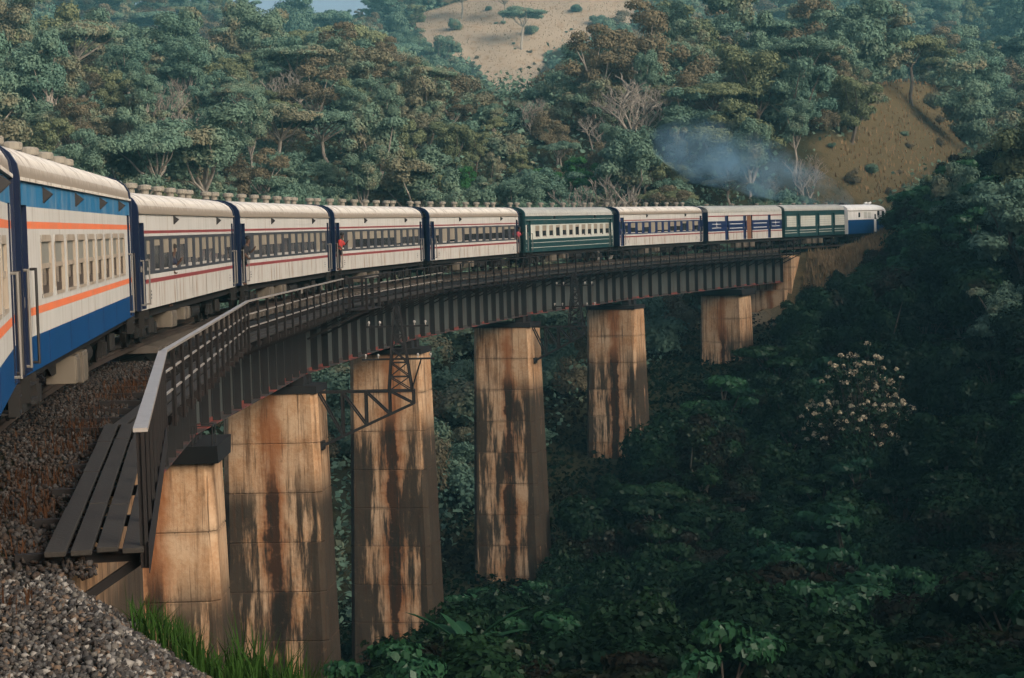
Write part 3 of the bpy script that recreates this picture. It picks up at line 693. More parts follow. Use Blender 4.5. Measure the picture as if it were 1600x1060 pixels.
def roof_mesh(L, hw, ze, rise, mat, over=.03, droop=.0):
    m = MB(); st = [(-L / 2, .94), (-L / 2 + .25, 1.0), (L / 2 - .25, 1.0), (L / 2, .94)]
    prof = roof_profile(hw + over, 0, 1.0); k = len(prof)
    nseg = max(2, int(L / 1.5)); st = [(-L / 2, .93)] + [(-L / 2 + .3 + (L - .6) * i / nseg, 1.0) for i in range(nseg + 1)] + [(L / 2, .93)]
    for x, f in st:
        for y, z in prof: m.v.append((x, y * (1 if f == 1 else .985), ze + z * rise * f))
    for a in range(len(st) - 1):
        for b in range(k - 1): m.f.append((a * k + b, a * k + b + 1, (a + 1) * k + b + 1, (a + 1) * k + b)); m.m.append(0)
    m.f.append(tuple(range(k))); m.m.append(0); m.f.append(tuple(range((len(st) - 1) * k, len(st) * k))); m.m.append(0)
    return m.mesh('roof', mat, smooth=False)
_cache = {}
def shared(key, fn):
    if key not in _cache: _cache[key] = fn()
    return _cache[key]
def vent_mesh(r=.20, h=.33):
    m = MB(); m.lathe([(r * .62, -.12), (r * .62, h * .58), (r * 1.0, h * .58), (r * 1.03, h * .64), (r * 1.03, h * .92), (r * .9, h), (r * .3, h * 1.06)], 14); return m.mesh('roof_vent', M['vent'], smooth=False)
def scoop_mesh(w=.26, h=.36, d=.22):
    m = MB()
    a = [(-w / 2, 0, 0), (w / 2, 0, 0), (w / 2, 0, h), (-w / 2, 0, h)]; b = (-w / 2 + .03, -d, h * .55); c = (w / 2 - .06, -d, h * .55)
    m.v += a + [b, c]
    for f in ((0, 1, 5, 4), (3, 4, 5, 2), (0, 4, 3), (1, 2, 5), (0, 3, 2, 1)): m.f.append(f); m.m.append(0)
    return m.mesh('air_scoop', M['black'])
def wheel_mesh():
    m = MB(); n = 20
    prof = [(.05, -.06), (.36, -.05), (.37, -.06), (.43, -.06), (.43, .05), (.46, .05), (.46, .08), (.05, .08)]
    q = MB(); q.lathe([(r, z) for r, z in prof], n); q.v = [(x, z, y) for x, y, z in q.v]; q.f.append(tuple(range(n))); q.m.append(0)
    return q.mesh('wheel', M['under'])
def bogie(t, x):
    m = MB()
    for y in (-.98, .98):
        m.prism([(-1.55, .38), (-1.2, .62), (-.5, .62), (-.25, .40), (.25, .40), (.5, .62), (1.2, .62), (1.55, .38), (1.55, .28), (1.15, .46), (.6, .44), (.3, .26), (-.3, .26), (-.6, .44), (-1.15, .46), (-1.55, .28)], 1, y - .05, y + .05)
        for ax in (-1.05, 1.05): m.box(ax - .14, ax + .14, y - .12, y + .09, .30, .60)
        for ax in (-.13, .13): m.tube((ax, y - .12, .36), (ax, y - .12, .74), .09, n=8)
    m.box(-.22, .22, -1.0, 1.0, .5, .8)
    b = m.build('bogie', M['under'], t); b.location = (x, 0, 0)
    for ax in (-1.05, 1.05):
        for y in (-.62, .62): link('wheel', shared('wheel', wheel_mesh), b, (ax, y, .45), (0, 0, 0 if y < 0 else math.pi))
        a = MB(); a.tube((ax, -.6, .45), (ax, .6, .45), .07, n=8); a.build('axle', M['under'], b)
def pole(t, x, y0, z0, z1, mat='pole', r=.018, nm='grab_rail', out=.09):
    m = MB(); m.tube((x, y0 - out, z0), (x, y0 - out, z1), r, n=6); m.tube((x, y0, z0 + .02), (x, y0 - out, z0 + .02), r, n=6); m.tube((x, y0, z1 - .02), (x, y0 - out, z1 - .02), r, n=6)
    return m.build(nm, M[mat], t)
def car_root(name, label, cat, s0, s1, group):
    a = P(s0, 0); b = P(s1, 0); dx, dy = b[0] - a[0], b[1] - a[1]; L = math.hypot(dx, dy); ang = math.atan2(dy, dx)
    mx, my = (a[0] + b[0]) / 2, (a[1] + b[1]) / 2
    cx, cyy = mx - math.sin(ang) * 1.4, my + math.cos(ang) * 1.4
    return thing(name, label, cat, (cx, cyy, 0), ang, group), L
def coach(label, s0, s1, kind, rnd, group='coaches of the train', name='passenger_coach', blinds='half'):
    t, L = car_root(name, label, 'railway coach', s0, s1, group)
    hw = 1.4
    X = lambda x: x - L / 2
    k = L / 20.75
    if kind == 'blue':
        zs, ze, rise = 1.0, 3.86, .62
        mats = ['blue', 'cream', 'orange', 'blue_top', 'frame', 'darkblue']
        bands = [(zs, 1.52, 0), (1.52, 1.83, 1), (1.83, 1.95, 2), (1.95, 3.13, 1), (3.13, 3.24, 2), (3.24, 3.46, 1), (3.46, ze, 3)]
        wins = [(X((2.47 + 1.87 * i) * k), X((2.47 + 1.87 * i + 1.42) * k), 2.05, 3.04) for i in range(9)]
        doors = [(X(.15), X(.95), zs + .02, 3.48), (X(L - .85), X(L - .2), zs + .02, 3.48)]
        scoops = [3.12, 8.05, 12.94, 17.63]; sc_z, sc_s = 3.54, .7
        endm, roofm = 'darkblue', 'roof'
    elif kind == 'green':
        zs, ze, rise = 1.06, 3.56, .60
        mats = ['green', 'palegrey', 'palegrey', 'green', 'green', 'green']
        bands = [(zs, 1.34, 0), (1.34, 1.37, 1), (1.37, 1.68, 0), (1.68, 1.71, 1), (1.71, 1.93, 0), (1.93, 1.97, 1), (1.97, 2.93, 1), (2.93, 3.26, 0), (3.26, 3.28, 1), (3.28, ze, 0)]
        wins = [(X((2.1 + 1.52 * i) * k), X((2.1 + 1.52 * i + .98) * k), 2.03, 2.90) for i in range(12)]
        doors = [(X(.35), X(1.15), zs + .02, 3.2), (X(L - 1.0), X(L - .3), zs + .02, 3.2)]
        scoops = [6.3, 16.0]; sc_z, sc_s = 3.30, .75
        endm, roofm = 'green', 'rooflow'
    else:
        zs, ze, rise = 1.06, 3.56, .60
        band = 'greyband' if kind == 'white' else 'navy'
        mats = ['cream_low', 'cream', 'maroon', band, band, 'darkblue']
        bands = [(zs, 1.72, 0), (1.72, 1.83, 2), (1.83, 1.95, 1), (1.95, 2.95, 3), (2.95, 3.02, 1), (3.02, 3.10, 2), (3.10, ze, 1)]
        wins = [(X((1.54 + 1.6 * i - .55) * k), X((1.54 + 1.6 * i + .58) * k), 2.00, 2.90) for i in range(1, 12)]
        wins = [(X(1.54 * k - .25), X(1.54 * k + .42), 2.02, 2.88)] + wins
        doors = [(X(.22), X(.98), zs + .02, 3.30), (X(L - .62), X(L - .14), zs + .02, 3.30)]
        scoops = [6.37, 16.13]; sc_z, sc_s = 3.26, .7
        endm, roofm = 'darkblue', 'roof'
    m = MB(); side_wall(m, L, -hw, bands, wins + doors, 4, door_mat=True); side_wall(m, L, hw, bands, [], 4)
    for sx in (-1, 1):
        x = sx * L / 2; prof = roof_profile(hw, ze, rise * .9)
        n = len(m.v); pts = [(x, -hw, zs), (x, hw, zs)] + [(x, y, z) for y, z in reversed(prof)][0:]
        m.v += pts; m.f.append(tuple(range(n, n + len(pts)))); m.m.append(5)
    m.quad((-L / 2, -hw, zs), (-L / 2, hw, zs), (L / 2, hw, zs), (L / 2, -hw, zs), 5)
    body = m.build('body', [M[q] for q in mats], t)
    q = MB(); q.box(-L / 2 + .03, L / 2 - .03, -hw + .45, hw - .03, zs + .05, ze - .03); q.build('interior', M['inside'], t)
    link('roof', roof_mesh(L, hw, ze, rise, M['roof_hi' if kind == 'blue' else roofm]), t)
    g = MB(); g.box(-L / 2, L / 2, -hw - .055, -hw - .005, ze - .035, ze + .015); g.build('rain_gutter', M['roof'] if kind != 'green' else M['rooflow'], t)
    for sx in (-1, 1):                                     # dark rim round the car end and the gangway
        r_ = MB(); pr = [(-hw - .03, zs)] + roof_profile(hw + .05, ze, rise + .03) + [(hw + .03, zs)]
        pi = [(-hw + .14, zs)] + roof_profile(hw - .12, ze, rise - .14) + [(hw - .14, zs)]
        xa, xb = sx * (L / 2 + .002), sx * (L / 2 + .14); n0 = len(pr)
        for x in (xa, xb):
            r_.v += [(x, y, z) for y, z in pr] + [(x, y, z) for y, z in pi]
        for i in range(n0 - 1):
            r_.f += [(i, i + 1, 2 * n0 + i + 1, 2 * n0 + i), (n0 + i, n0 + i + 1, 3 * n0 + i + 1, 3 * n0 + i), (i, i + 1, n0 + i + 1, n0 + i), (2 * n0 + i, 2 * n0 + i + 1, 3 * n0 + i + 1, 3 * n0 + i)]; r_.m += [0] * 4
        r_.build('end_rim', M[endm], t)
        gw = MB(); gx0, gx1 = (L / 2 + .003, L / 2 + .52)
        gx0, gx1 = (gx0, gx1) if sx > 0 else (-gx1, -gx0)
        for kx in range(4):
            a0 = gx0 + (gx1 - gx0) * kx / 4; a1 = gx0 + (gx1 - gx0) * (kx + .8) / 4; gw.box(a0, a1, -.62, .62, zs + .02, 3.25)
        gw.build('gangway_bellows', M['black'], t)
    # windows
    for i, (x0, x1, z0, z1) in enumerate(wins):
        y = -hw; w = thing('window', None, None, (0, 0, 0)); w.parent = t
        fr = MB(); b = .035 if kind != 'blue' else .05
        zm = z0 + (z1 - z0) * (.48 if kind == 'blue' else .54)
        if kind == 'blue': fr_m = 'frame'
        else: fr_m = mats[3] if kind != 'green' else 'palegrey'
        yo, yi = (y - .012, y + .075) if kind == 'blue' else (y - .004, y + .03)
        dp = 1.0 if kind == 'blue' else .42
        fr.box(x0 - .0, x0 + b, yo, yi, z0, z1); fr.box(x1 - b, x1, yo, yi, z0, z1); fr.box(x0 + b, x1 - b, yo, yi, z1 - b * (2.2 if kind == 'blue' else 1), z1); fr.box(x0 + b, x1 - b, yo, yi, z0, z0 + b)
        fr.build('frame', M[fr_m], w)
        u = rnd.random(); drop = 0.0
        if kind != 'blue' and u > .82: drop = -(zm - z0) * rnd.uniform(.3, .85)
        elif kind != 'blue' and u < .12: drop = (z1 - zm) * .5
        zb = zm + drop
        pn = MB(); pn.quad((x0 + b, y + .06 * dp, z0 + b), (x1 - b, y + .06 * dp, z0 + b), (x1 - b, y + .06 * dp, zb), (x0 + b, y + .06 * dp, zb)); pn.build('pane', M['glass'], w)
        bl = MB(); bl.box(x0 + b, x1 - b, y + .030 * dp, y + .055 * dp, zb, z1 - b); bl.build('blind', M['blind_grey'] if kind == 'blue' else M['blind'], w)
        sl = MB()
        if kind == 'blue':
            cf = MB(); q_ = .13
            for (xa, za, sx_, sz_) in ((x0, z0, 1, 1), (x1, z0, -1, 1), (x0, z1, 1, -1), (x1, z1, -1, -1)): cf.prism([(xa, za), (xa + sx_ * q_, za), (xa + sx_ * q_ * .3, za + sz_ * q_ * .3), (xa, za + sz_ * q_)], 1, y - .014, y + .05)
            cf.build('rounded_corner', M['cream'], w)
            sl.box(x0 + b, x1 - b, y + .008, y + .028, zb - .02, zb + .06); sl.build('sash_bar', M['frame'], w)
            cu = MB(); wv = (x1 - x0) * rnd.uniform(.28, .4)
            cu.box(x0 + b, x0 + b + wv, y + .045, y + .058, z0 + b + .0, zb - .02); cu.box(x1 - b - wv * .25, x1 - b, y + .045, y + .058, z0 + b, zb - .02); cu.box(x0 + b + wv, x1 - b - wv * .25, y + .045, y + .057, z0 + b, z0 + b + rnd.uniform(.1, .22)); cu.build('curtain', M['curtain'], w)
        else:
            sl.box(x0 + b, x1 - b - rnd.uniform(0, .25), y + .008, y + .02, z0 + b, z0 + b + rnd.uniform(.04, .10)); sl.build('sill_board', M['sill'], w)
    # doors, steps and poles
    for j, (x0, x1, z0, z1) in enumerate(doors):
        d_ = MB(); yy = -hw + .11; d_.box(x0 + .002, x1 - .002, yy, yy + .04, z0, z1); dm = {'blue': 'darkblue', 'green': 'green'}.get(kind, 'darkblue' if kind == 'white' else 'navy')
        door = d_.build('door', M[dm], t)
        p_ = MB(); p_.box(x0 + .16, x1 - .16, yy - .006, yy - .001, z0 + 1.35, z1 - .25); p_.build('pane', M['glass'], door)
        if kind == 'blue':
            for zz in np.arange(z0 + .25, z1 - .5, .33):
                rg = MB(); rg.tube((x0 + .05, yy - .04, zz), (x0 + .42, yy - .04, zz), .014, n=5); rg.build('rung', M['pole'], door)
        h_ = MB(); h_.box(x1 - .14, x1 - .10, yy - .05, yy - .001, z0 + .95, z0 + 1.1); h_.build('handle', M['pole'], door)
        st = MB()
        for sz in (.62, .84): st.box(x0 + .05, x1 - .05, -hw - .06, -hw + .22, sz, sz + .03)
        st.box(x0 + .03, x0 + .05, -hw - .05, -hw + .1, .6, zs - .004); st.box(x1 - .05, x1 - .03, -hw - .05, -hw + .1, .6, zs - .004)
        st.build('step', M['under'], t)
        for xx in (x0 - .06, x1 + .09):
            if abs(xx) < L / 2 - .02:
                pole(t, xx, -hw, zs + .12, 2.35 if kind != 'blue' else 2.55, 'black' if (kind == 'blue' and xx > x0) else 'pole', .022)
    # roof vents and air scoops
    vx = [1.0, 2.4, 5.0, 7.6, 10.2, 12.8, 15.4, 18.0, 19.6]
    for v in vx: link('roof_vent', shared('vent', vent_mesh), t, (X(v * k), 0, ze + rise), None, (1, 1, 1) if kind != 'blue' else (1.08, 1.08, 1.1))
    for v in scoops: link('air_scoop', shared('scoop', scoop_mesh), t, (X(v * k), -hw - .001, sc_z), None, (sc_s, sc_s, sc_s))
    if kind in ('white', 'navy'):                          # faint stencilled marks by the doors
        for xm_ in (1.75, L - 1.5):
            st_ = MB()
            for q in range(3): st_.box(X(xm_), X(xm_) + .12 + .05 * (q % 2), -hw - .004, -hw - .001, 1.30 + q * .09, 1.35 + q * .09)
            st_.build('stencil_mark', M['greyband'], t)
    for xs_ in np.arange(3.2, L - 2, 3.2):                 # sheet seams below the windows
        sm = MB(); sm.box(X(xs_) - .008, X(xs_) + .008, -hw - .005, -hw - .001, zs + .04, bands[1][0] - .01 if kind != 'blue' else 1.5); sm.build('panel_seam', M[mats[0]] if kind == 'green' else M['box'] if kind != 'blue' else M['navy'], t)
    # underframe
    u = MB(); u.box(-L / 2 + .1, L / 2 - .1, -1.2, 1.2, .82, zs - .002); u.prism([(-4.2, .83), (4.2, .83), (3.2, .5), (-3.2, .5)], 1, -.95, -.90); u.prism([(-4.2, .83), (4.2, .83), (3.2, .5), (-3.2, .5)], 1, .90, .95); u.build('underframe', M['under'], t)
    for bx, w_, zb in ((X(7.9 * k), .75, .30), (X(9.2 * k), .9, .22)) if kind == 'blue' else ((X(6.0 * k), .95, .35), (X(8.6 * k), .45, .45), (X(9.3 * k), .45, .45)):
        e = MB(); e.box(bx, bx + w_, -1.3, -.75, zb, .81); e.box(bx + .05, bx + w_ - .05, -1.315, -1.3005, zb + .06, .75); e.build('equipment_box', M['box'], t, bevel=.012)
    tk = MB(); tk.tube((X(12 * k), -.85, .55), (X(13.7 * k), -.85, .55), .22, n=14); tk.build('air_tank', M['under'], t)
    for bx in (-L / 2 + 3.2, L / 2 - 3.2): bogie(t, bx)
    bf = MB()
    for sx in (-1, 1):
        bf.tube((sx * (L / 2 - .05), -.3, .86), (sx * (L / 2 + .45), -.3, .86), .05, n=8)
    bf.build('coupler', M['under'], t)
    return t, L

rnd = random.Random(5)
coach('blue and cream coach with orange stripes, cut off by the left picture edge', -58.9, -38.0, 'blue', rnd)
coach('nearest whole coach, blue and cream with two orange stripes', -36.75, -15.95, 'blue', rnd)
COACH3, _ = coach('first cream coach with maroon stripes, right behind the blue one', -14.4, 6.0, 'white', rnd)
C4, L4 = coach('second cream maroon-striped coach, a dark-clad passenger at its near door', 7.35, 27.4, 'white', rnd)
C5, L5 = coach('third cream maroon-striped coach, a passenger in red at its near door', 28.6, 48.7, 'white', rnd)
C6, L6 = coach('fourth cream maroon-striped coach, coupled to the dark green coach', 50.4, 71.1, 'white', rnd)
coach('dark green coach with a white band of windows', 72.7, 93.1, 'green', rnd)
coach('cream coach with a navy window band beyond the green coach', 94.7, 114.0, 'navy', rnd)

def van(label, s0, s1, kind):
    t, L = car_root('baggage_van', label, 'railway van', s0, s1, 'coaches of the train'); hw, zs, ze, rise = 1.4, 1.06, 3.56, .60
    if kind == 'white':
        mats = ['cream_low', 'maroon', 'cream', 'navy', 'darkblue']
        bands = [(zs, 1.70, 0), (1.70, 1.80, 1), (1.80, 1.88, 2), (1.88, 2.78, 3), (2.78, 3.16, 2), (3.16, 3.26, 1), (3.26, ze, 2)]
        doors = [(-L / 2 + 3.8, -L / 2 + 4.6), (-L / 2 + 8.1, -L / 2 + 8.8), (-L / 2 + 9.0, -L / 2 + 10.3), (-L / 2 + 14.2, -L / 2 + 14.9)]
    else:
        mats = ['green', 'palegrey', 'green', 'green', 'green']
        bands = [(zs, 1.42, 0), (1.42, 1.47, 1), (1.47, 1.66, 0), (1.66, 1.71, 1), (1.71, ze, 0)]
        doors = [(-L / 2 + 3.2, -L / 2 + 3.9), (-L / 2 + 8.4, -L / 2 + 9.3), (-L / 2 + 13.0, -L / 2 + 13.8)]
    op = [(a, b, zs + .03, 3.25) for a, b in doors]
    m = MB(); side_wall(m, L, -hw, bands, op, 4); side_wall(m, L, hw, bands, [], 4)
    for sx in (-1, 1):
        x = sx * L / 2; prof = roof_profile(hw, ze, rise * .9); n = len(m.v)
        pts = [(x, -hw, zs), (x, hw, zs)] + [(x, y, z) for y, z in reversed(prof)]; m.v += pts; m.f.append(tuple(range(n, n + len(pts)))); m.m.append(4)
    m.quad((-L / 2, -hw, zs), (-L / 2, hw, zs), (L / 2, hw, zs), (L / 2, -hw, zs), 4)
    m.build('body', [M[q] for q in mats], t)
    link('roof', roof_mesh(L, hw, ze, rise, M['rooflow']), t)
    for i, (a, b, z0, z1) in enumerate(op):
        d_ = MB(); mt = 'dooropen' if (kind == 'white' and i == 2) else ('navy' if kind == 'white' else 'green'); d_.box(a + .003, b - .003, -hw + .10, -hw + .14, z0, z1); dr = d_.build('door', M[mt], t)
        if mt == 'dooropen': tag(dr, 'brown door leaf')
        h_ = MB(); h_.box(b - .12, b - .08, -hw + .06, -hw + .099, 2.0, 2.2); h_.build('handle', M['pole'], dr)
    if kind == 'white':
        for x in (-L / 2 + 1.9, L / 2 - 1.6):              # star and bars painted on the navy band
            e = MB()
            for dz in (2.18, 2.52): e.box(x - 1.0, x + 1.0, -hw - .006, -hw - .002, dz - .02, dz + .02)
            e.box(x - .035, x + .035, -hw - .010, -hw - .0065, 2.26, 2.70); e.box(x - .22, x + .22, -hw - .010, -hw - .0065, 2.49, 2.55); e.build('painted_star', M['whiteloco'], t)
        for x0, x1 in ((-L / 2 + 4.9, -L / 2 + 7.9), (-L / 2 + 10.6, -L / 2 + 13.9)):
            e = MB()
            for dz in (2.12, 2.5): e.box(x0, x1, -hw - .006, -hw - .002, dz - .025, dz + .025)
            e.build('painted_line', M['whiteloco'], t)
    else:
        for x0, x1 in ((-L / 2 + .5, -L / 2 + 3.0), (-L / 2 + 4.2, -L / 2 + 8.2), (-L / 2 + 9.5, -L / 2 + 12.8), (-L / 2 + 14.0, L / 2 - .15)):
            p_ = MB()
            for q in range(5): p_.box(x0, x1, -hw - .03, -hw - .003, 2.03 + q * .21, 2.03 + q * .21 + .195)
            p_.build('side_shutter', M['palegrey'], t)
    for v in ((3, 9, 15) if kind == 'white' else (2.5, 6, 9, 12, 15.3)): link('roof_vent', shared('vent', vent_mesh), t, (v - L / 2, 0, ze + rise - .06), None, (1, 1, .7))
    for sx in (-1, 1):
        g = MB(); g.box(*sorted((sx * (L / 2 + .003), sx * (L / 2 + .5))), -.62, .62, zs, 3.2); g.build('gangway_bellows', M['black'], t)
    u = MB(); u.box(-L / 2 + .1, L / 2 - .1, -1.2, 1.2, .8, zs - .003); u.build('underframe', M['under'], t)
    for bx in (-2.2, -.4, 1.2):
        e = MB(); e.box(bx, bx + 1.1, -1.25, -.7, .32, .79); e.build('equipment_box', M['box'], t)
    for bx in (-L / 2 + 2.9, L / 2 - 2.9): bogie(t, bx)
    return t
van('cream baggage van with a navy band and painted stars', 115.4, 133.2, 'white')
van('dark green van with four pale shutters behind the locomotive', 134.0, 150.9, 'green')

def locomotive(s0, s1):
    t, L = car_root('locomotive', 'white and blue diesel locomotive at the head of the train', 'locomotive', s0, s1, 'coaches of the train'); hw = 1.42
    zs, zm, ze = 1.05, 2.5, 3.45
    # body with rounded nose: stations along x
    st = [(-L / 2, 1.0, 1.0), (L / 2 - 2.2, 1.0, 1.0), (L / 2 - 1.0, .99, .985), (L / 2 - .45, .95, .93), (L / 2 - .12, .86, .80), (L / 2, .74, .66)]
    def section(x, fy, fz):
        h = 4.1
        prof = [(-hw * fy, zs), (-hw * fy, zm), (-hw * fy, ze * fz + zs * (1 - fz) * .2)]
        for k in range(1, 8):
            a = math.pi * k / 8; prof.append((-hw * fy * math.cos(a) ** 1 if True else 0, ze * fz + .2 * (1 - fz) + (h - ze) * fz * math.sin(a) ** .8))
        prof += [(hw * fy, ze * fz + zs * (1 - fz) * .2), (hw * fy, zm), (hw * fy, zs)]; return [(x, y, z) for y, z in prof]
    m = MB(); secs = [section(*q) for q in st]; k = len(secs[0])
    for q in secs: m.v += q
    for a in range(len(secs) - 1):
        for b in range(k - 1):
            m.f.append((a * k + b, a * k + b + 1, (a + 1) * k + b + 1, (a + 1) * k + b)); m.m.append(0 if b in (0, k - 2) else 1)
    m.f.append(tuple(range(k))); m.m.append(1); m.f.append(tuple(range((len(secs) - 1) * k, len(secs) * k))); m.m.append(1)
    m.build('body', [M['blue'], M['whiteloco']], t)
    for x0, x1, z0, z1 in ((-L / 2 + 3.2, -L / 2 + 3.75, 2.75, 3.25), (L / 2 - 3.6, L / 2 - 2.9, 2.85, 3.38), (L / 2 - 2.1, L / 2 - 1.25, 2.6, 3.35)):
        w = MB(); w.box(x0, x1, -hw - .012, -hw + .01, z0, z1); w.build('cab_window', M['glass'], t)
    w = MB(); w.box(L / 2 - .36, L / 2 - .18, -.85, -.1, 2.75, 3.3); w.box(L / 2 - .36, L / 2 - .18, .1, .85, 2.75, 3.3); w.build('windscreen', M['glass'], t)
    d_ = MB(); d_.box(L / 2 - 4.7, L / 2 - 3.95, -hw - .01, -hw + .01, 1.15, 3.2); dd = d_.build('cab_door', M['whiteloco'], t)
    p_ = MB(); p_.box(L / 2 - 4.55, L / 2 - 4.1, -hw - .016, -hw - .0105, 2.5, 3.05); p_.build('pane', M['glass'], dd)
    for x in np.arange(-L / 2 + 5.0, L / 2 - 6, 1.3):
        g = MB()
        for q in range(5): g.box(x, x + .9, -hw - .02, -hw - .002, 2.65 + q * .14, 2.73 + q * .14)
        g.build('grille', M['palegrey'], t)
    h = MB(); h.tube((L / 2 - 3.2, -.3, 4.22), (L / 2 - 2.5, -.3, 4.26), .06, .13, n=8); h.tube((L / 2 - 3.0, .2, 4.22), (L / 2 - 2.3, .2, 4.26), .06, .13, n=8); h.box(L / 2 - 3.1, L / 2 - 2.9, -.35, .35, 4.04, 4.16); h.build('horn', M['whiteloco'], t)
    s_ = MB(); s_.lathe([(.28, 4.0), (.28, 4.3), (.22, 4.32)], 12, (-L / 2 + 2.2, 0)); s_.build('exhaust_stack', M['black'], t)
    g = MB(); g.box(-L / 2, L / 2 - 1.6, -hw - .05, -hw - .004, ze - .03, ze + .02); g.build('rain_gutter', M['roof'], t)
    for y in (-.9, .9):
        l_ = MB(); l_.tube((L / 2 - .12, y * .8, 1.75), (L / 2 + .1, y * .8, 1.75), .14, n=12); l_.build('headlight', M['glass'], t)
    c = MB(); c.prism([(L / 2 - .3, .35), (L / 2 + .5, .35), (L / 2 + .1, .95), (L / 2 - .3, .95)], 1, -1.2, 1.2); c.build('cowcatcher', M['under'], t)
    u = MB(); u.box(-L / 2 + .1, L / 2 - .3, -1.2, 1.2, .8, zs - .003); u.build('underframe', M['under'], t)
    f = MB(); f.box(-1.8, 1.8, -1.25, 1.25, .3, .795); f.build('fuel_tank', M['under'], t)
    for bx in (-L / 2 + 3.0, L / 2 - 3.0): bogie(t, bx)
locomotive(151.9, 164.8)

# ------------------------------------------------------------------ passengers
def skin_mesh(name, joints, edges, radii, mat, parent, root=0):
    me = bpy.data.meshes.new(name); me.from_pydata(joints, edges, []); me.materials.append(mat)
    o = link(name, me, parent)
    o.modifiers.new('skin', 'SKIN'); sv = me.skin_vertices[0].data
    for i, r_ in enumerate(radii):
        r_ = r_ if isinstance(r_, tuple) else (r_, r_); sv[i].radius = r_
        sv[i].use_root = (i == root)
    ss = o.modifiers.new('subsurf', 'SUBSURF'); ss.levels = 1; ss.render_levels = 1
    return o
def cloth(name, c): 
    m, nt, L, b = nodes(name); n = noise(nt, L, mapped(nt, L), 9, 3); L.new(mixc(nt, L, n, tuple(x * .7 for x in c), c), b.inputs['Base Color']); b.inputs['Roughness'].default_value = .9; return m
M['skin'] = cloth('skin', (0.07, 0.036, 0.022)); M['hair'] = cloth('black_hair', (0.008, 0.007, 0.006))
def passenger(label, car, x, z, lean, shirt, trousers, side=1, y=-1.36):
    t = thing('person', label, 'person', (0, 0, 0)); t.matrix_world = Matrix.Identity(4)
    c, s = math.cos(car.rotation_euler.z), math.sin(car.rotation_euler.z); lx, ly = x, y
    t.location = (car.location.x + lx * c - ly * s, car.location.y + lx * s + ly * c, z); t.rotation_euler = (0, 0, car.rotation_euler.z)
    k = lean
    J = [(0, 0, .92), (0, -.10 * k, 1.12), (0, -.22 * k, 1.36), (0, -.27 * k, 1.48), (-.01, -.31 * k, 1.58), (-.02, -.33 * k, 1.70),      # pelvis .. head
         (.17, -.20 * k, 1.40), (.27, -.34 * k, 1.18), (.22, -.52 * k, 1.30), (.20, -.56 * k, 1.36),                                  # arm to the rail
         (-.17, -.20 * k, 1.40), (-.27, -.20 * k, 1.14), (-.24, -.36 * k, .98), (-.23, -.40 * k, .93),
         (.09, 0, .88), (.10, -.02, .48), (.10, .02, .07), (.11, -.13, .03), (-.09, 0, .88), (-.10, .02, .48), (-.10, .04, .07), (-.11, -.10, .03)]
    E = [(0, 1), (1, 2), (2, 3), (3, 4), (4, 5), (2, 6), (6, 7), (7, 8), (8, 9), (2, 10), (10, 11), (11, 12), (12, 13), (0, 14), (14, 15), (15, 16), (16, 17), (0, 18), (18, 19), (19, 20), (20, 21)]
    Rr = [(.14, .11), (.15, .11), (.16, .11), .055, .085, .075, .06, .045, .036, .035, .06, .045, .036, .035, .085, .06, .045, .04, .085, .06, .045, .04]
    for hb, sg in ((9, 1), (13, -1)):                      # fingers and thumb
        p = J[hb]
        for q, (dx, dy, dz) in enumerate(((-.03, -.05, .05), (-.01, -.06, .06), (.01, -.06, .055), (.03, -.05, .045), (-.05 * sg, -.01, .03))):
            J.append((p[0] + dx, p[1] + dy, p[2] + dz)); E.append((hb, len(J) - 1)); Rr.append(.010)
    skin_mesh('body', J, E, Rr, M['skin'], t)
    tj = [0, 1, 2, 6, 7, 10, 11]; mp = {j: i for i, j in enumerate(tj)}
    skin_mesh('shirt', [J[j] for j in tj], [(mp[a], mp[b]) for a, b in E if a in mp and b in mp], [tuple(v + .03 for v in Rr[j]) if isinstance(Rr[j], tuple) else Rr[j] + .028 for j in tj], shirt, t)
    tj = [0, 14, 15, 16, 18, 19, 20]; mp2 = {j: i for i, j in enumerate(tj)}
    skin_mesh('trousers', [J[j] for j in tj], [(mp2[a], mp2[b]) for a, b in E if a in mp2 and b in mp2], [tuple(v + .02 for v in Rr[j]) if isinstance(Rr[j], tuple) else Rr[j] + .022 for j in tj], trousers, t)
    hm = MB(); p = J[5]; hm.lathe([(.098, -.02), (.105, .03), (.09, .075), (.05, .105), (.01, .112)], 12); hm.v = [(a + p[0], b + p[1] + .015, c_ + p[2] - .01) for a, b, c_ in hm.v]; hm.build('hair', M['hair'], t, smooth=True)
    return t
RED = cloth('red_cloth', (0.36, 0.025, 0.02)); DARK = cloth('dark_cloth', (0.006, 0.006, 0.010)); NAVYC = cloth('navy_cloth', (0.006, 0.010, 0.03)); PINK = cloth('rose_cloth', (0.30, 0.035, 0.05))
passenger('person in dark clothes leaning out of a coach door', C4, -L4 / 2 + .55, 1.05, .75, DARK, DARK)
passenger('person in a bright red top leaning out of a doorway', C5, -L5 / 2 + .75, 1.05, .75, RED, DARK)
passenger('person in rose red standing at the door beside the green coach', C6, L6 / 2 - .42, 1.05, .7, PINK, NAVYC)
passenger('person in navy leaning an elbow out of a coach window', COACH3, -20.4 / 2 + 6.2, .92, .7, NAVYC, DARK, y=-1.16)
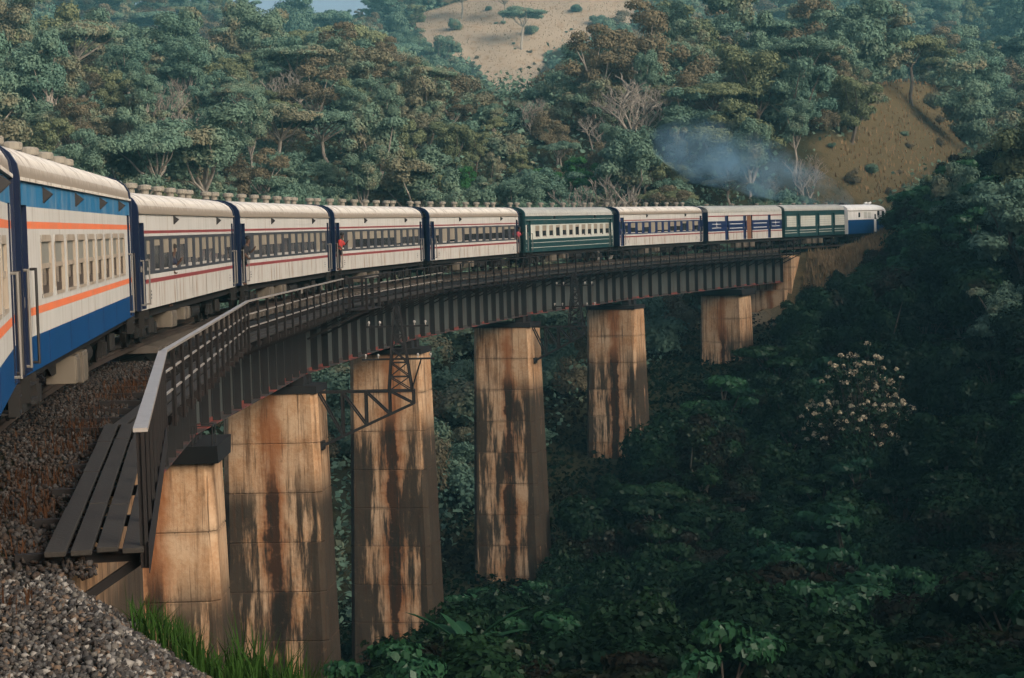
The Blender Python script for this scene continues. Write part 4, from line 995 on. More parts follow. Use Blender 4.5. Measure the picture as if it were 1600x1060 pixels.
# ------------------------------------------------------------------ vegetation
def leaf_quads(pos, nrm, size, rng, long=1.5):
    """rhombus leaves: centre, rough normal, size -> verts, faces"""
    n = len(pos)
    nrm = nrm / (np.linalg.norm(nrm, axis=1, keepdims=True) + 1e-9)
    t = rng.normal(size=(n, 3)); t -= nrm * (t * nrm).sum(1, keepdims=True); t /= np.linalg.norm(t, axis=1, keepdims=True) + 1e-9
    b = np.cross(nrm, t); s = size[:, None]
    v = np.stack([pos - t * s * long / 2, pos - b * s / 2 + nrm * s * .12, pos + t * s * long / 2, pos + b * s / 2 + nrm * s * .12], 1).reshape(-1, 3)
    return v, np.arange(n * 4).reshape(n, 4)
def lobes_points(lobes, n, rng, shell=.55, low=-.45):
    c = np.array([l[:3] for l in lobes]); r = np.array([l[3:6] for l in lobes]); w = (r[:, 0] * r[:, 1] + r[:, 0] * r[:, 2]); w = w / w.sum()
    out_p, out_n = [], []; got = 0
    while got < n:
        k = rng.choice(len(lobes), n, p=w); d = rng.normal(size=(n, 3)); d /= np.linalg.norm(d, axis=1, keepdims=True)
        keep = d[:, 2] > low - .25 * rng.random(n); k, d = k[keep], d[keep]
        rad = 1 - (1 - shell) * rng.random(len(k)) ** 2.2
        # ragged surface: small bumps by direction
        rad *= 1 + .13 * np.sin(d[:, 0] * 9 + k * 1.7) * np.sin(d[:, 1] * 8 + k) + .08 * rng.normal(size=len(k))
        out_p.append(c[k] + d * r[k] * rad[:, None]); out_n.append(d + rng.normal(size=d.shape) * .42 + np.array([0, 0, .25])); got += len(k)
    return np.concatenate(out_p)[:n], np.concatenate(out_n)[:n]
def limb(m, p0, p1, r0, r1, rnd, seg=3, wob=.15):
    p0 = Vector(p0); p1 = Vector(p1); pts = [p0]
    for k in range(1, seg): pts.append(p0.lerp(p1, k / seg) + Vector((rnd.uniform(-1, 1), rnd.uniform(-1, 1), rnd.uniform(-.4, .4))) * wob * (p1 - p0).length / seg)
    pts.append(p1)
    for k in range(seg): m.tube(pts[k], pts[k + 1], r0 + (r1 - r0) * k / seg, r0 + (r1 - r0) * (k + 1) / seg, n=6, cap=False)
    return pts
def tree_proto(kind, seed, mat, n=1700, leaf=.42, bark='bark'):
    """returns (crown mesh, trunk mesh); about 9 m tall, base at the origin"""
    rnd = random.Random(seed); rng = np.random.default_rng(seed); lobes = []
    if kind == 'round':
        H = 9; lobes.append((0, 0, 5.2, 1.8, 1.8, 1.8))
        for i in range(24):
            a = i * 2.4 + rnd.uniform(-.5, .5); q = rnd.uniform(.9, 3.5); lobes.append((math.cos(a) * q, math.sin(a) * q, rnd.uniform(2.9, 8.3) - q * q * .12, rnd.uniform(.55, 1.25), rnd.uniform(.55, 1.25), rnd.uniform(.4, .9)))
    elif kind == 'umbrella':
        H = 8
        for i in range(13):
            a = i * 2.4; q = 4.4 * math.sqrt((i + .5) / 13); lobes.append((math.cos(a) * q, math.sin(a) * q, 7.6 - q * q * .045 + rnd.uniform(-.3, .3), rnd.uniform(1.3, 1.9), rnd.uniform(1.3, 1.9), rnd.uniform(.45, .75)))
    elif kind == 'tall':
        H = 12
        for i in range(10):
            a = i * 2.4; q = rnd.uniform(.6, 2.3); lobes.append((math.cos(a) * q, math.sin(a) * q, 6.2 + i * .5 + rnd.uniform(-.4, .4), rnd.uniform(1.1, 1.7), rnd.uniform(1.1, 1.7), rnd.uniform(.8, 1.2)))
    elif kind == 'loose':
        H = 8.5
        for i in range(16):
            a = i * 2.4; q = rnd.uniform(.5, 3.3); lobes.append((math.cos(a) * q, math.sin(a) * q, rnd.uniform(3.4, 8.0) - q * .25, rnd.uniform(.7, 1.25), rnd.uniform(.7, 1.25), rnd.uniform(.5, .85)))
    elif kind == 'bush':
        H = 4
        for i in range(9):
            a = i * 2.4; q = rnd.uniform(.2, 1.9); lobes.append((math.cos(a) * q, math.sin(a) * q, rnd.uniform(.9, 2.7) - q * .2, rnd.uniform(.8, 1.3), rnd.uniform(.8, 1.3), rnd.uniform(.7, 1.1)))
    elif kind == 'spray':                                  # upright leafy shrub with arching stems
        H = 4
        for i in range(22):
            a = i * 2.4; q = rnd.uniform(.2, 2.0); z = rnd.uniform(.8, 3.6) - q * .45; lobes.append((math.cos(a) * q, math.sin(a) * q, z, rnd.uniform(.45, .95), rnd.uniform(.45, .95), rnd.uniform(.16, .32)))
    p, nn = lobes_points(lobes, n, rng, low=-.5 if kind != 'umbrella' else -.3)
    v, f = leaf_quads(p, nn, leaf * (.55 + .9 * rng.random(n)), rng)
    crown = np_mesh('crown', v, f, mat)
    m = MB(); small = kind in ('bush', 'spray'); zt = min(l[2] for l in lobes) * (.7 if not small else .3); r0 = .26 if not small else .07
    lean = (rnd.uniform(-.5, .5), rnd.uniform(-.5, .5)) if not small else (0, 0)
    limb(m, (0, 0, -.8), (lean[0], lean[1], zt), r0, r0 * .72, rnd)
    for l in lobes[:9] if not small else lobes: limb(m, (lean[0], lean[1], zt - .15), (l[0], l[1], l[2] - l[5] * .2), r0 * .5, .03, rnd, 3, .25)
    return crown, m.mesh('trunk', M[bark])
def dead_proto(seed, spread=1.0, height=8.0, depth=5):
    rnd = random.Random(seed); m = MB()
    def grow(p, d, l, r_, k):
        q = p + d * l; pts = limb(m, p, q, r_, r_ * .68, rnd, 2, .18)
        if k == 0: return
        for _ in range(2 if k > 1 else 3):
            a = Vector((rnd.uniform(-1, 1) * spread, rnd.uniform(-1, 1) * spread, rnd.uniform(-.15, .75))); grow(pts[-1], (d * .75 + a * .75).normalized(), l * rnd.uniform(.62, .88), r_ * .66, k - 1)
        if rnd.random() < .6:
            a = Vector((rnd.uniform(-1, 1), rnd.uniform(-1, 1), rnd.uniform(0, .5))); grow(pts[1], (d * .5 + a).normalized(), l * .6, r_ * .5, k - 1)
    for b in range(3): grow(Vector((0, 0, -.5 + b * .3)), Vector((rnd.uniform(-.6, .6), rnd.uniform(-.6, .6), 1)).normalized(), height * .26, .17, depth)
    return m.mesh('branches', M['palebark'])
PROTO = {}
for nm, kind, mat, n, lf, bark in (
    ('round_green', 'round', 'leaf_hill', 11040, 0.186, 'bark'), ('round_green2', 'round', 'leaf_hill', 11040, 0.186, 'palebark'), ('umbrella', 'umbrella', 'leaf_hill', 10488, 0.169, 'palebark'),
    ('umbrella2', 'umbrella', 'leaf_olive', 10488, 0.169, 'bark'), ('tall', 'tall', 'leaf_hill', 9381, 0.177, 'palebark'), ('loose', 'loose', 'leaf_hill', 8277, 0.161, 'bark'), ('loose_olive', 'loose', 'leaf_olive', 9381, 0.161, 'bark'),
    ('round_olive', 'round', 'leaf_olive', 12144, 0.177, 'bark'), ('dry', 'loose', 'leaf_brown', 8277, 0.143, 'palebark'), ('round_bright', 'round', 'leaf_bright', 14349, 0.169, 'bark'), ('bush_green', 'bush', 'leaf_hill', 4968, 0.169, 'bark'), ('bush_dry', 'bush', 'leaf_brown', 4413, 0.152, 'bark'),
    ('bush_bright', 'bush', 'leaf_bright', 8277, 0.127, 'bark'),
    ('gorge_bush', 'bush', 'leaf_dark', 9180, 0.130, 'bark'), ('gorge_bush2', 'bush', 'leaf_dark', 9180, 0.148, 'bark'), ('gorge_spray', 'spray', 'leaf_dark', 6630, 0.148, 'bark'), ('gorge_round', 'round', 'leaf_dark', 13260, 0.184, 'bark'), ('gorge_gloss', 'spray', 'leaf_gloss', 6120, 0.160, 'bark')):
    PROTO[nm] = tree_proto(kind, sum(map(ord, nm)), M[mat], n, lf, bark)
for k in range(3): PROTO['dead%d' % k] = (None, dead_proto(40 + k, (1.5, 1.0, 1.2)[k], (9, 9, 7)[k]))

def plant(name, proto, x, y, sc, rz, label, cat, group, z=None, sz=None):
    z = gz(x, y) if z is None else z
    t = thing(name, label, cat, (x, y, z), rz, group); q_ = random.Random(int(x * 131 + y * 17)); t.scale = (sc * q_.uniform(.82, 1.2), sc * q_.uniform(.82, 1.2), (sz or sc) * q_.uniform(.85, 1.18))
    t.rotation_euler = (q_.uniform(-.09, .09), q_.uniform(-.09, .09), rz)
    c, tr = PROTO[proto]
    if c is not None: link('crown', c, t)
    link('trunk' if c is not None else 'branches', tr, t)
    return t
# what the tree stands above in the picture, for the labels
CAR_PX = [(0, 205, 'the blue and cream coach'), (205, 370, 'the first cream coach'), (370, 517, 'the second cream coach'), (517, 665, 'the third cream coach'), (665, 815, 'the fourth cream coach'),
          (815, 962, 'the dark green coach'), (962, 1102, 'the navy banded coach'), (1102, 1224, 'the cream baggage van'), (1224, 1320, 'the green van'), (1320, 1400, 'the locomotive'), (1400, 1700, 'the leafy bank past the locomotive')]
SHAPE = {'dead': 'leafless pale', 'round': 'round-crowned', 'umbrella': 'flat-topped', 'tall': 'tall', 'loose': 'thin-leaved', 'dry': 'dry brown', 'bush': 'low'}
def tree_label(proto, px, py, sc, noun='tree'):
    shp = next(v for k, v in SHAPE.items() if proto.startswith(k)); tone = 'olive' if ('olive' in proto or proto == 'umbrella2') else 'bright green' if 'bright' in proto else '' if proto == 'dry' or proto.startswith('dead') else 'grey-green'
    where = next((n for a, b, n in CAR_PX if a <= px < b), 'the blue and cream coach')
    lo = [(280, 'just above'), (230, 'a little above'), (170, 'midway up above'), (110, 'high above'), (50, 'very high above'), (-999, 'topmost above')]
    tier = next(t for h, t in lo if py > h)
    big = 'large ' if sc > 1.25 else 'small ' if sc < .85 else ''
    return (f'{big}{tone} {shp} {noun} {tier} {where}').replace('  ', ' ').strip()
_used = {}
rt = random.Random(77); placed = []
n_ind = 0
def ok_spot(x, y, r_):
    s, dc = track_coords(np.array([x]), np.array([y])); 
    if -70 < s[0] < 190 and abs(dc[0]) < 3.2 + r_: return False
    return True
# --- trees picked out one by one: (proto, px, py of the base, scale, name)
SPECIAL = [
 ('dead0', 985, 250, 1.25), ('dead1', 1000, 235, 1.0), ('dead2', 930, 245, .9), ('dead0', 1195, 110, 1.0), ('dead2', 1250, 100, .9), ('dead1', 1170, 110, .8),
 ('round_olive', 1180, 215, 1.25), ('round_green', 1245, 225, 1.25), ('loose_olive', 1165, 285, 1.15), ('round_olive', 1330, 225, .95), ('umbrella2', 1425, 165, .95), ('round_green2', 1250, 130, 1.3),
 ('round_bright', 905, 335, .75), ('round_bright', 855, 335, .62), ('round_bright', 725, 330, .55), ('round_bright', 315, 265, .6), ('bush_bright', 590, 262, .9),
 ('dry', 1000, 160, 1.2), ('dry', 930, 185, 1.1), ('dry', 965, 110, 1.1), ('loose_olive', 1010, 320, .8), ('loose_olive', 960, 325, .75), ('umbrella', 815, 78, .75), ('umbrella', 787, 38, .7), ('umbrella', 722, 30, .6), ('bush_green', 710, 48, .6),
 ('round_green', 645, 105, .85), ('round_green', 690, 120, .8), ('tall', 145, 168, .95), ('tall', 205, 185, .8), ('tall', 290, 190, .8), ('round_green', 285, 178, 1.0), ('umbrella', 130, 170, 1.25), ('umbrella', 470, 178, 1.0),
 ('loose_olive', 640, 300, .9), ('round_olive', 700, 290, .8), ('round_green', 660, 215, 1.0), ('bush_green', 830, 55, .5), ('bush_green', 900, 20, .5), ('bush_green', 935, 40, .6)]
SP_LABEL = {0: 'large bare grey-white dead tree with spreading branches above the navy banded coach', 1: 'upright bare grey dead tree beside the spreading dead one', 2: 'smaller bare dead tree left of the spreading dead one',
 3: 'pale leafless tree high on the slope above the baggage van', 4: 'small pale leafless tree right of another, high above the vans', 5: 'slim pale leafless tree left of two others high above the baggage van',
 10: 'flat-topped thin tree standing at the edge of the brown grass slope', 12: 'bright green leafy tree just above the dark green coach', 13: 'small bright green tree left of a larger one over the green coach', 22: 'small dark tree alone in the pink dry grass clearing'}
for i, (pr, px, py, sc) in enumerate(SPECIAL):
    x, y = hit(px, py, 205)
    sc *= 1 + (HS - 1) * min(1, max(0, (y - 235) / 230))
    if not ok_spot(x, y, 2.5 * sc if not pr.startswith('dead') else 1): 
        s_, d_ = track_coords(np.array([x]), np.array([y])); k = 3.4 + 2.6 * sc
        xx, yy, _ = P(float(s_[0]), -1.4 - k); x, y = xx, yy
    dead = pr.startswith('dead'); px2, py2 = proj(x, y, gz(x, y) + 5 * sc)
    lb = SP_LABEL.get(i) or tree_label(pr, px2, py2, sc, 'bush' if pr.startswith('bush') else 'tree')
    nm = 'dead_tree' if dead else ('bush' if pr.startswith('bush') else 'tree')
    plant(nm, pr, x, y, sc, rt.uniform(0, 6.28), lb, 'bush' if nm == 'bush' else 'tree', 'bushes on the hillside' if nm == 'bush' else 'trees on the hillside'); placed.append((x, y, 2.4 * sc)); n_ind += 1
# --- scrub dotted over the dry clearings
rs = random.Random(31)
for k in range(44):
    py_ = rs.uniform(-15, 145); px_ = rs.uniform(640, 1010); x, y = hit(px_, py_, 205)
    if k > 30: px_, py_ = rs.uniform(1215, 1500), rs.uniform(150, 325); x, y = hit(px_, py_, 205)
    if not clear_mask(np.array([x]), np.array([y]))[0] or not ok_spot(x, y, 1): continue
    sc = rs.choice([.22, .3, .4, .55]); pr = rs.choice(['bush_green', 'bush_dry', 'bush_dry']); tn = 'grey-green' if pr == 'bush_green' else 'brown'
    plant('bush', pr, x, y, sc, rs.uniform(0, 6), f'tiny {tn} bush dotted on the ' + ('pink dry grass clearing' if px_ < 1100 else 'brown grass slope behind the locomotive'), 'bush', 'scrub on the dry clearings')
# --- the rest of the wood, nearest first; beyond the count limit they become one mass
cand = []
for it in range(13000):
    y = 150 + 830 * rt.random() ** 1.5; x = rt.uniform(-.30, .30) * y + rt.uniform(-6, 6); cand.append((x, y))
cand = np.array(cand); s_, dc_ = track_coords(cand[:, 0], cand[:, 1]); gzz = ground(cand[:, 0], cand[:, 1]); clr = clear_mask(cand[:, 0], cand[:, 1])
mass = []; near_list = []
PX_OPEN = [np.array(p, float) for p in (PX_HI, PX_R, [(405, -90), (575, -90), (565, 12), (500, 26), (430, 22)])]
def hides_clearing(x, y, z, H, sc):
    w = H * .45 * sc; q = [proj(x + dx * w, y, z + H * sc * f) for dx in (-1, 0, 1) for f in (.7, 1.0)]
    a_ = np.array([p[0] for p in q]); b_ = np.array([p[1] for p in q])
    return any(inpoly(p, a_, b_).any() for p in PX_OPEN)
for (x, y), s0, dc, z, cl in zip(cand, s_, dc_, gzz, clr):
    if cl or (dc > -6.5 and dc < 6) or (y > 800 and -.125 < x / y < -.072): continue              # only outside the curve, behind the train
    if dc > 0: continue
    small = rt.random() < .30
    below = inpoly(CLEAR_BELOW, np.array([x]), np.array([y]))[0]
    if below: small = True
    hs = 1 + (HS - 1) * min(1, max(0, (y - 235) / 230))
    rr = (1.7 if small else 2.4) * hs
    if any((x - a) ** 2 + (y - b) ** 2 < (rr + c * .55) ** 2 for a, b, c in placed): continue
    sc = rt.choice([.5, .6, .72, .85, .98, 1.2]) * rt.uniform(.92, 1.08) if not small else rt.uniform(.8, 1.3)
    # the open bank between the piers carries shrubs, not trees
    if z < -6: small = True
    pr = rt.choice(['bush_green', 'bush_green', 'bush_dry']) if small else rt.choices(['round_green', 'round_green2', 'umbrella', 'umbrella2', 'tall', 'loose', 'loose_olive', 'round_olive', 'dry', 'dead1', 'dead2'], [5, 5, 1.8, .8, 2.6, 6, 2.8, 2, 2.6, .9, .9])[0]
    if not small and dc > -14: sc *= .7
    sc *= hs
    for _ in range(5):
        if not hides_clearing(x, y, z, 3.6 if small else 8.6, sc): break
        sc *= .72
    else: continue
    placed.append((x, y, rr)); near_list.append((x, y, z, pr, sc, small))
near_list.sort(key=lambda q: q[1])
trees = [q for q in near_list if not q[5]]; bushes = [q for q in near_list if q[5]]
lim_t, lim_b = 225, 130
def put(q, noun, cat, group):
    x, y, z, pr, sc, small = q; px, py = proj(x, y, z + (2 if small else 6) * sc)
    if pr.startswith('dead'): noun = 'dead_tree'
    plant(noun, pr, x, y, sc, rt.uniform(0, 6.28), tree_label(pr, px, py, sc, noun.replace('_', ' ').replace('dead ', '')), cat, group, z=z, sz=sc * rt.uniform(.85, 1.15))
for q in trees[:lim_t]: put(q, 'tree', 'tree', 'trees on the hillside')
for q in bushes[:lim_b]: put(q, 'bush', 'bush', 'bushes on the hillside')
_proto_col = bpy.data.collections.new('foliage_kinds'); _proto_idx = {}
for _k, _nm in enumerate(sorted(n for n in PROTO if PROTO[n][0] is not None)):
    _o = bpy.data.objects.new('kind_%02d' % _k, PROTO[_nm][0]); _proto_col.objects.link(_o); _proto_idx[_nm] = _k
def merge_mass(name, items, label):
    """one mass of far trees: crowns instanced on points by geometry nodes"""
    rng = np.random.default_rng(4); n = len(items)
    me = bpy.data.meshes.new(name); me.vertices.add(n)
    me.vertices.foreach_set('co', np.array([(q[0], q[1], q[2]) for q in items], np.float32).ravel())
    idx = np.array([_proto_idx['dry' if q[3].startswith('dead') else q[3]] for q in items], np.int32)
    sc = np.array([q[4] for q in items])[:, None] * rng.uniform(.8, 1.2, (n, 3)); rot = np.stack([rng.uniform(-.1, .1, n), rng.uniform(-.1, .1, n), rng.uniform(0, 6.28, n)], 1)
    me.attributes.new('idx', 'INT', 'POINT').data.foreach_set('value', idx)
    me.attributes.new('scl', 'FLOAT_VECTOR', 'POINT').data.foreach_set('vector', sc.astype(np.float32).ravel())
    me.attributes.new('rot', 'FLOAT_VECTOR', 'POINT').data.foreach_set('vector', rot.astype(np.float32).ravel())
    o = link(name, me); tag(o, label, None, kind='stuff')
    ng = bpy.data.node_groups.new(name, 'GeometryNodeTree'); ng.interface.new_socket('Geometry', in_out='INPUT', socket_type='NodeSocketGeometry'); ng.interface.new_socket('Geometry', in_out='OUTPUT', socket_type='NodeSocketGeometry')
    nt, L = ng.nodes, ng.links
    gi, go = nt.new('NodeGroupInput'), nt.new('NodeGroupOutput'); ip = nt.new('GeometryNodeInstanceOnPoints'); ci = nt.new('GeometryNodeCollectionInfo')
    ci.inputs['Collection'].default_value = _proto_col; ci.inputs['Separate Children'].default_value = True; ci.inputs['Reset Children'].default_value = True
    def attr(nm, ty): a_ = nt.new('GeometryNodeInputNamedAttribute'); a_.data_type = ty; a_.inputs['Name'].default_value = nm; return a_.outputs['Attribute']
    ip.inputs['Pick Instance'].default_value = True
    L.new(gi.outputs[0], ip.inputs['Points']); L.new(ci.outputs[0], ip.inputs['Instance']); L.new(attr('idx', 'INT'), ip.inputs['Instance Index'])
    e2r = nt.new('FunctionNodeEulerToRotation'); L.new(attr('rot', 'FLOAT_VECTOR'), e2r.inputs[0]); L.new(e2r.outputs[0], ip.inputs['Rotation']); L.new(attr('scl', 'FLOAT_VECTOR'), ip.inputs['Scale'])
    L.new(ip.outputs[0], go.inputs[0]); md = o.modifiers.new('scatter', 'NODES'); md.node_group = ng
far = trees[lim_t:] + bushes[lim_b:]
if far: merge_mass('far_forest', far, 'hazy mass of trees covering the upper hillside')
print('trees', len(trees), 'bushes', len(bushes), 'far', len(far))

# --- gorge: dark shrubs on the banks in front of and below the bridge
SIL = [(0, 1100), (520, 1080), (640, 1010), (700, 890), (735, 880), (850, 905), (885, 760), (925, 700), (1000, 670), (1060, 600), (1110, 560), (1190, 545), (1240, 470), (1290, 430), (1345, 400), (1375, 375), (1395, 345), (1412, 295), (1500, 250), (1560, 200), (1600, 120), (1900, 40)]
def sil(px): return float(np.interp(px, [a for a, b in SIL], [b for a, b in SIL]))
gp = []; rg = random.Random(9)
cand = []
for it in range(14000):
    y = rg.uniform(56, 232); x = rg.uniform(-.30, .32) * y; cand.append((x, y))
cand = np.array(cand); s_, dc_ = track_coords(cand[:, 0], cand[:, 1]); gzz = ground(cand[:, 0], cand[:, 1])
G_LABEL = {'gorge_bush': 'dense dark green shrub', 'gorge_bush2': 'broad dark leafy shrub', 'gorge_spray': 'loose dark arching shrub', 'gorge_round': 'dark round tree', 'gorge_gloss': 'glossy-leaved green shrub', 'round_olive': 'olive round-crowned tree', 'loose_olive': 'thin-leaved olive tree', 'round_green': 'grey-green round-crowned tree'}
def gorge_where(px, py):
    if px < 880: return 'beneath the bridge'
    if py < 430: return 'on the bank below the locomotive' if px < 1450 else 'on the high bank at the right edge'
    if px < 1080: return 'below the pale-edged pier'
    if px > 1440: return 'low by the right edge' if py > 700 else 'right of the cream-flowered shrub'
    if py > 880: return 'along the bottom near the pier feet' if px < 1060 else 'at the bottom edge of the black hollow' if px < 1220 else 'at the bottom edge of the gorge'
    if py > 700: return 'in the black hollow of the gorge'
    return 'around the cream-flowered shrub'
cnt = 0; gm = []
for (x, y), s0, dc, z in zip(cand, s_, dc_, gzz):
    if dc < -7: continue
    if abs(dc) < 5.0: continue
    px, py = proj(x, y, z)
    if px < 480 or px > 1750 or py > 1220: continue
    if S_BR1 - 3 < s0 < 152 and 0 < dc < 10.5 and rg.random() < .85: continue
    high = px > 1380 and y > 140
    pr = rg.choices(['gorge_bush', 'gorge_bush2', 'gorge_spray', 'gorge_round', 'gorge_gloss'], [4, 3, 3, 2.4 if high else .5 if y > 120 else 0, 2.2 if high else .9])[0]
    if px > 1470 and y > 150 and rg.random() < .4: pr = rg.choice(['round_olive', 'loose_olive', 'round_green'])
    H = {'gorge_round': 8.6, 'round_olive': 9.4, 'loose_olive': 8.8, 'round_green': 9.4}.get(pr, 3.9); sc = rg.uniform(.75, 1.8)
    rr = 2.8 * sc if 'round' in pr or 'olive' in pr else 1.5 * sc
    if any((x - a) ** 2 + (y - b) ** 2 < (rr * .85 + c * .7) ** 2 for a, b, c in gp): continue
    lim = sil(px)
    if 1235 < px < 1470 and y < 152: lim = max(lim, 655)
    if y < 105: lim = max(lim, 850 if px > 1000 else 900)
    while sc > .25 and proj(x, y, z + H * sc)[1] < lim: sc *= .85
    if proj(x, y, z + H * sc)[1] < lim: continue
    gp.append((x, y, rr)); gm.append((x, y, z, pr, sc, px, py))
gm.sort(key=lambda q: q[1])
vis = [q for q in gm if q[5] < 1640]
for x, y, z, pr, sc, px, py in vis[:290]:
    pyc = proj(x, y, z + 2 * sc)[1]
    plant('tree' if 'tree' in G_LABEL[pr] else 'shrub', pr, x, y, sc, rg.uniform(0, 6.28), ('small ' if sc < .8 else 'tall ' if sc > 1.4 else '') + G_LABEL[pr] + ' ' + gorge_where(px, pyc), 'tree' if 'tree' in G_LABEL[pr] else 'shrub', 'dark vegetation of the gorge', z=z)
rest = vis[290:] + [q for q in gm if q[5] >= 1640]
print('gorge plants', len(gm), 'rest', len(rest))
if rest: merge_mass('gorge_thicket', [(q[0], q[1], q[2], q[3], q[4], True) for q in rest], 'dark thicket filling the far side of the gorge')

# --- glossy shrubs in a brighter leaf colour standing for lit leaves
rl = random.Random(17)
for px, py in ((1230, 895), (1175, 870), (1100, 930), (1345, 885), (1450, 865), (1530, 880), (1415, 955), (1565, 950), (755, 925), (815, 935), (890, 925), (705, 965), (950, 990), (1045, 985), (1290, 1000), (1490, 1010), (620, 1050), (1440, 300), (1525, 440), (1470, 330)):
    x, y = hit(px, py, 55, lift=3.0); pr = 'gorge_gloss'
    plant('shrub', pr, x, y, rl.uniform(.85, 1.15), rl.uniform(0, 6), 'bright glossy-leaved shrub ' + gorge_where(px, py), 'shrub', 'glossy shrubs of the gorge')
# --- undergrowth carpet, one mass
def undergrowth(name, n, xr, yr, size, hgt, mat, label, seed, cond, high=0.0):
    rng = np.random.default_rng(seed); y = yr[0] + (yr[1] - yr[0]) * rng.random(n) ** (1.35 if size > .8 else 1); x = rng.uniform(-.31, .33, n) * y if xr is None else rng.uniform(*xr, n)
    s, dc = track_coords(x, y); k = cond(x, y, s, dc); x, y = x[k], y[k]
    z = ground(x, y); cl = .5 + .5 * np.sin(x * .9 + 2 * np.sin(y * .5)) * np.sin(y * .8 + 1.5 * np.sin(x * .37))
    z = z + rng.random(len(x)) ** 1.5 * hgt * (.25 + cl) + .05
    v, f = leaf_quads(np.stack([x, y, z], 1), rng.normal(size=(len(x), 3)) * .8 + np.array([0, -.2, .9]), size * (.6 + .8 * rng.random(len(x))) * (np.clip(y / 650, .32, 1.25) if size > .8 else 1), rng)
    o = link(name, np_mesh(name, v, f, mat)); tag(o, label, None, kind='stuff')
onb = lambda s: (s > S_BR0 - 2) & (s < S_BR1 + 2)
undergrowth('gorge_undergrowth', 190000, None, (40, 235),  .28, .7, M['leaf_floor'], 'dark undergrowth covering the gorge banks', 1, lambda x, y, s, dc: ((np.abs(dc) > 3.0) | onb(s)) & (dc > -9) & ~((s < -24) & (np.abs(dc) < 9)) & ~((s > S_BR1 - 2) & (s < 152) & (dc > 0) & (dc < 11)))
undergrowth('hill_undergrowth', 190000, None, (125, 930), 1.05, 3.6, M['leaf_hill'], 'green undergrowth below the hillside trees', 2, lambda x, y, s, dc: (dc < -5.5) & ~clear_mask(x, y))

# --- blades of grass
def blades(name, x, y, z, h, w, rng, mat, label=None, lean=.45, kind='stuff', parent=None):
    n = len(x); a = rng.uniform(0, 6.28, n); d = np.stack([np.cos(a), np.sin(a), np.zeros(n)], 1); t = np.stack([-np.sin(a), np.cos(a), np.zeros(n)], 1)
    p = np.stack([x, y, z], 1); hh = (h * (.5 + .8 * rng.random(n)))[:, None]; ww = (w * (.6 + .8 * rng.random(n)))[:, None]; ln = (lean * rng.random(n))[:, None]; up = np.array([0, 0, 1.0])
    mid = p + up * hh * .55 + d * hh * ln * .3; top = p + up * hh * (1 - ln * .3) + d * hh * ln
    v = np.stack([p - t * ww, p + t * ww, mid + t * ww * .8, mid - t * ww * .8, top], 1).reshape(-1, 3); i = np.arange(n)[:, None] * 5
    f = np.concatenate([i + np.array([[0, 1, 2]]), i + np.array([[0, 2, 3]]), i + np.array([[3, 2, 4]])])
    o = link(name, np_mesh(name, v, f, mat), parent)
    if kind: tag(o, label, None, kind=kind)
    return o
rng = np.random.default_rng(12)
# dry grass on the clearings
n = 190000; y = rng.uniform(205, 960, n); x = rng.uniform(-.30, .33, n) * y; k = clear_mask(x, y); x, y = x[k], y[k]
blades('dry_hill_grass', x, y, ground(x, y), .6, .08, rng, M['drygrass'], 'dry straw-coloured grass on the hill clearings', .6)
# orange-brown grass on the verge at the far abutment
n = 9000; s = rng.uniform(S_BR1 - .5, 160, n); dd = rng.uniform(1.6, 6.5, n); pp = np.array([P(a, b) [:2] for a, b in zip(s, dd)])
blades('verge_grass', pp[:, 0], pp[:, 1], ground(pp[:, 0], pp[:, 1]), .75, .05, rng, M['drygrass'], 'rusty dry grass on the verge past the bridge', .5)
# fresh green grass at the foot of the gravel bank
def clumps(n, regions):
    X, Y = [], []
    for (px, py, Yd, r_, c) in regions:
        gx, gy, _ = at(px, py, Yd); a = rng.normal(size=(int(n * c), 2)) * r_; X.append(gx + a[:, 0]); Y.append(gy + a[:, 1] * 1.4)
    return np.concatenate(X), np.concatenate(Y)
def bank_spots(n, s0, s1, d0, d1, seed):
    r_ = np.random.default_rng(seed); k = max(8, n // 40); cs, cd = r_.uniform(s0, s1, k), r_.uniform(d0, d1, k); i = r_.integers(0, k, n)
    s, dc = cs[i] + r_.normal(size=n) * .10, cd[i] + r_.normal(size=n) * .08
    q = np.array([P(a, b - 1.4)[:2] for a, b in zip(s, dc)]); return q[:, 0], q[:, 1]
x, y = bank_spots(1500, -46.4, -44.2, 3.1, 4.6, 21)
blades('fresh_grass', x, y, ground(x, y) - .03, .46, .010, rng, M['grass'], 'fresh green grass growing at the foot of the gravel bank', .75)
x, y = bank_spots(1700, -46.2, -43.8, 4.0, 5.7, 23)
blades('tall_grass', x, y, ground(x, y) - .03, .82, .012, rng, M['grass'], 'tall green grass leaning out below the gravel bank', .6)
x, y = bank_spots(900, -46.6, -44.1, 3.0, 5.6, 22); blades('withered_grass', x, y, ground(x, y) - .03, .26, .008, rng, M['drygrass'], 'withered brown stalks among the fresh grass', .9)
# brown weeds on the track shoulder
n = 2300; s = rng.uniform(-47, -12, n); dd = rng.normal(.15, .35, n); k = (dd > -.9) & (dd < .62); s, dd = s[k], dd[k]; cl = np.sin(s * 1.7) + np.sin(s * .63 + 1) > -.2; s, dd = s[cl], dd[cl]
pp = np.array([P(a, b)[:2] for a, b in zip(s, dd)]); M['weed'] = leaf_mat('brown_weed', (0.022, 0.012, 0.008), (0.060, 0.028, 0.014))
blades('track_weeds', pp[:, 0], pp[:, 1], np.full(len(pp), -.60), .22, .010, rng, M['weed'], 'brown dead weeds on the track shoulder', .9)

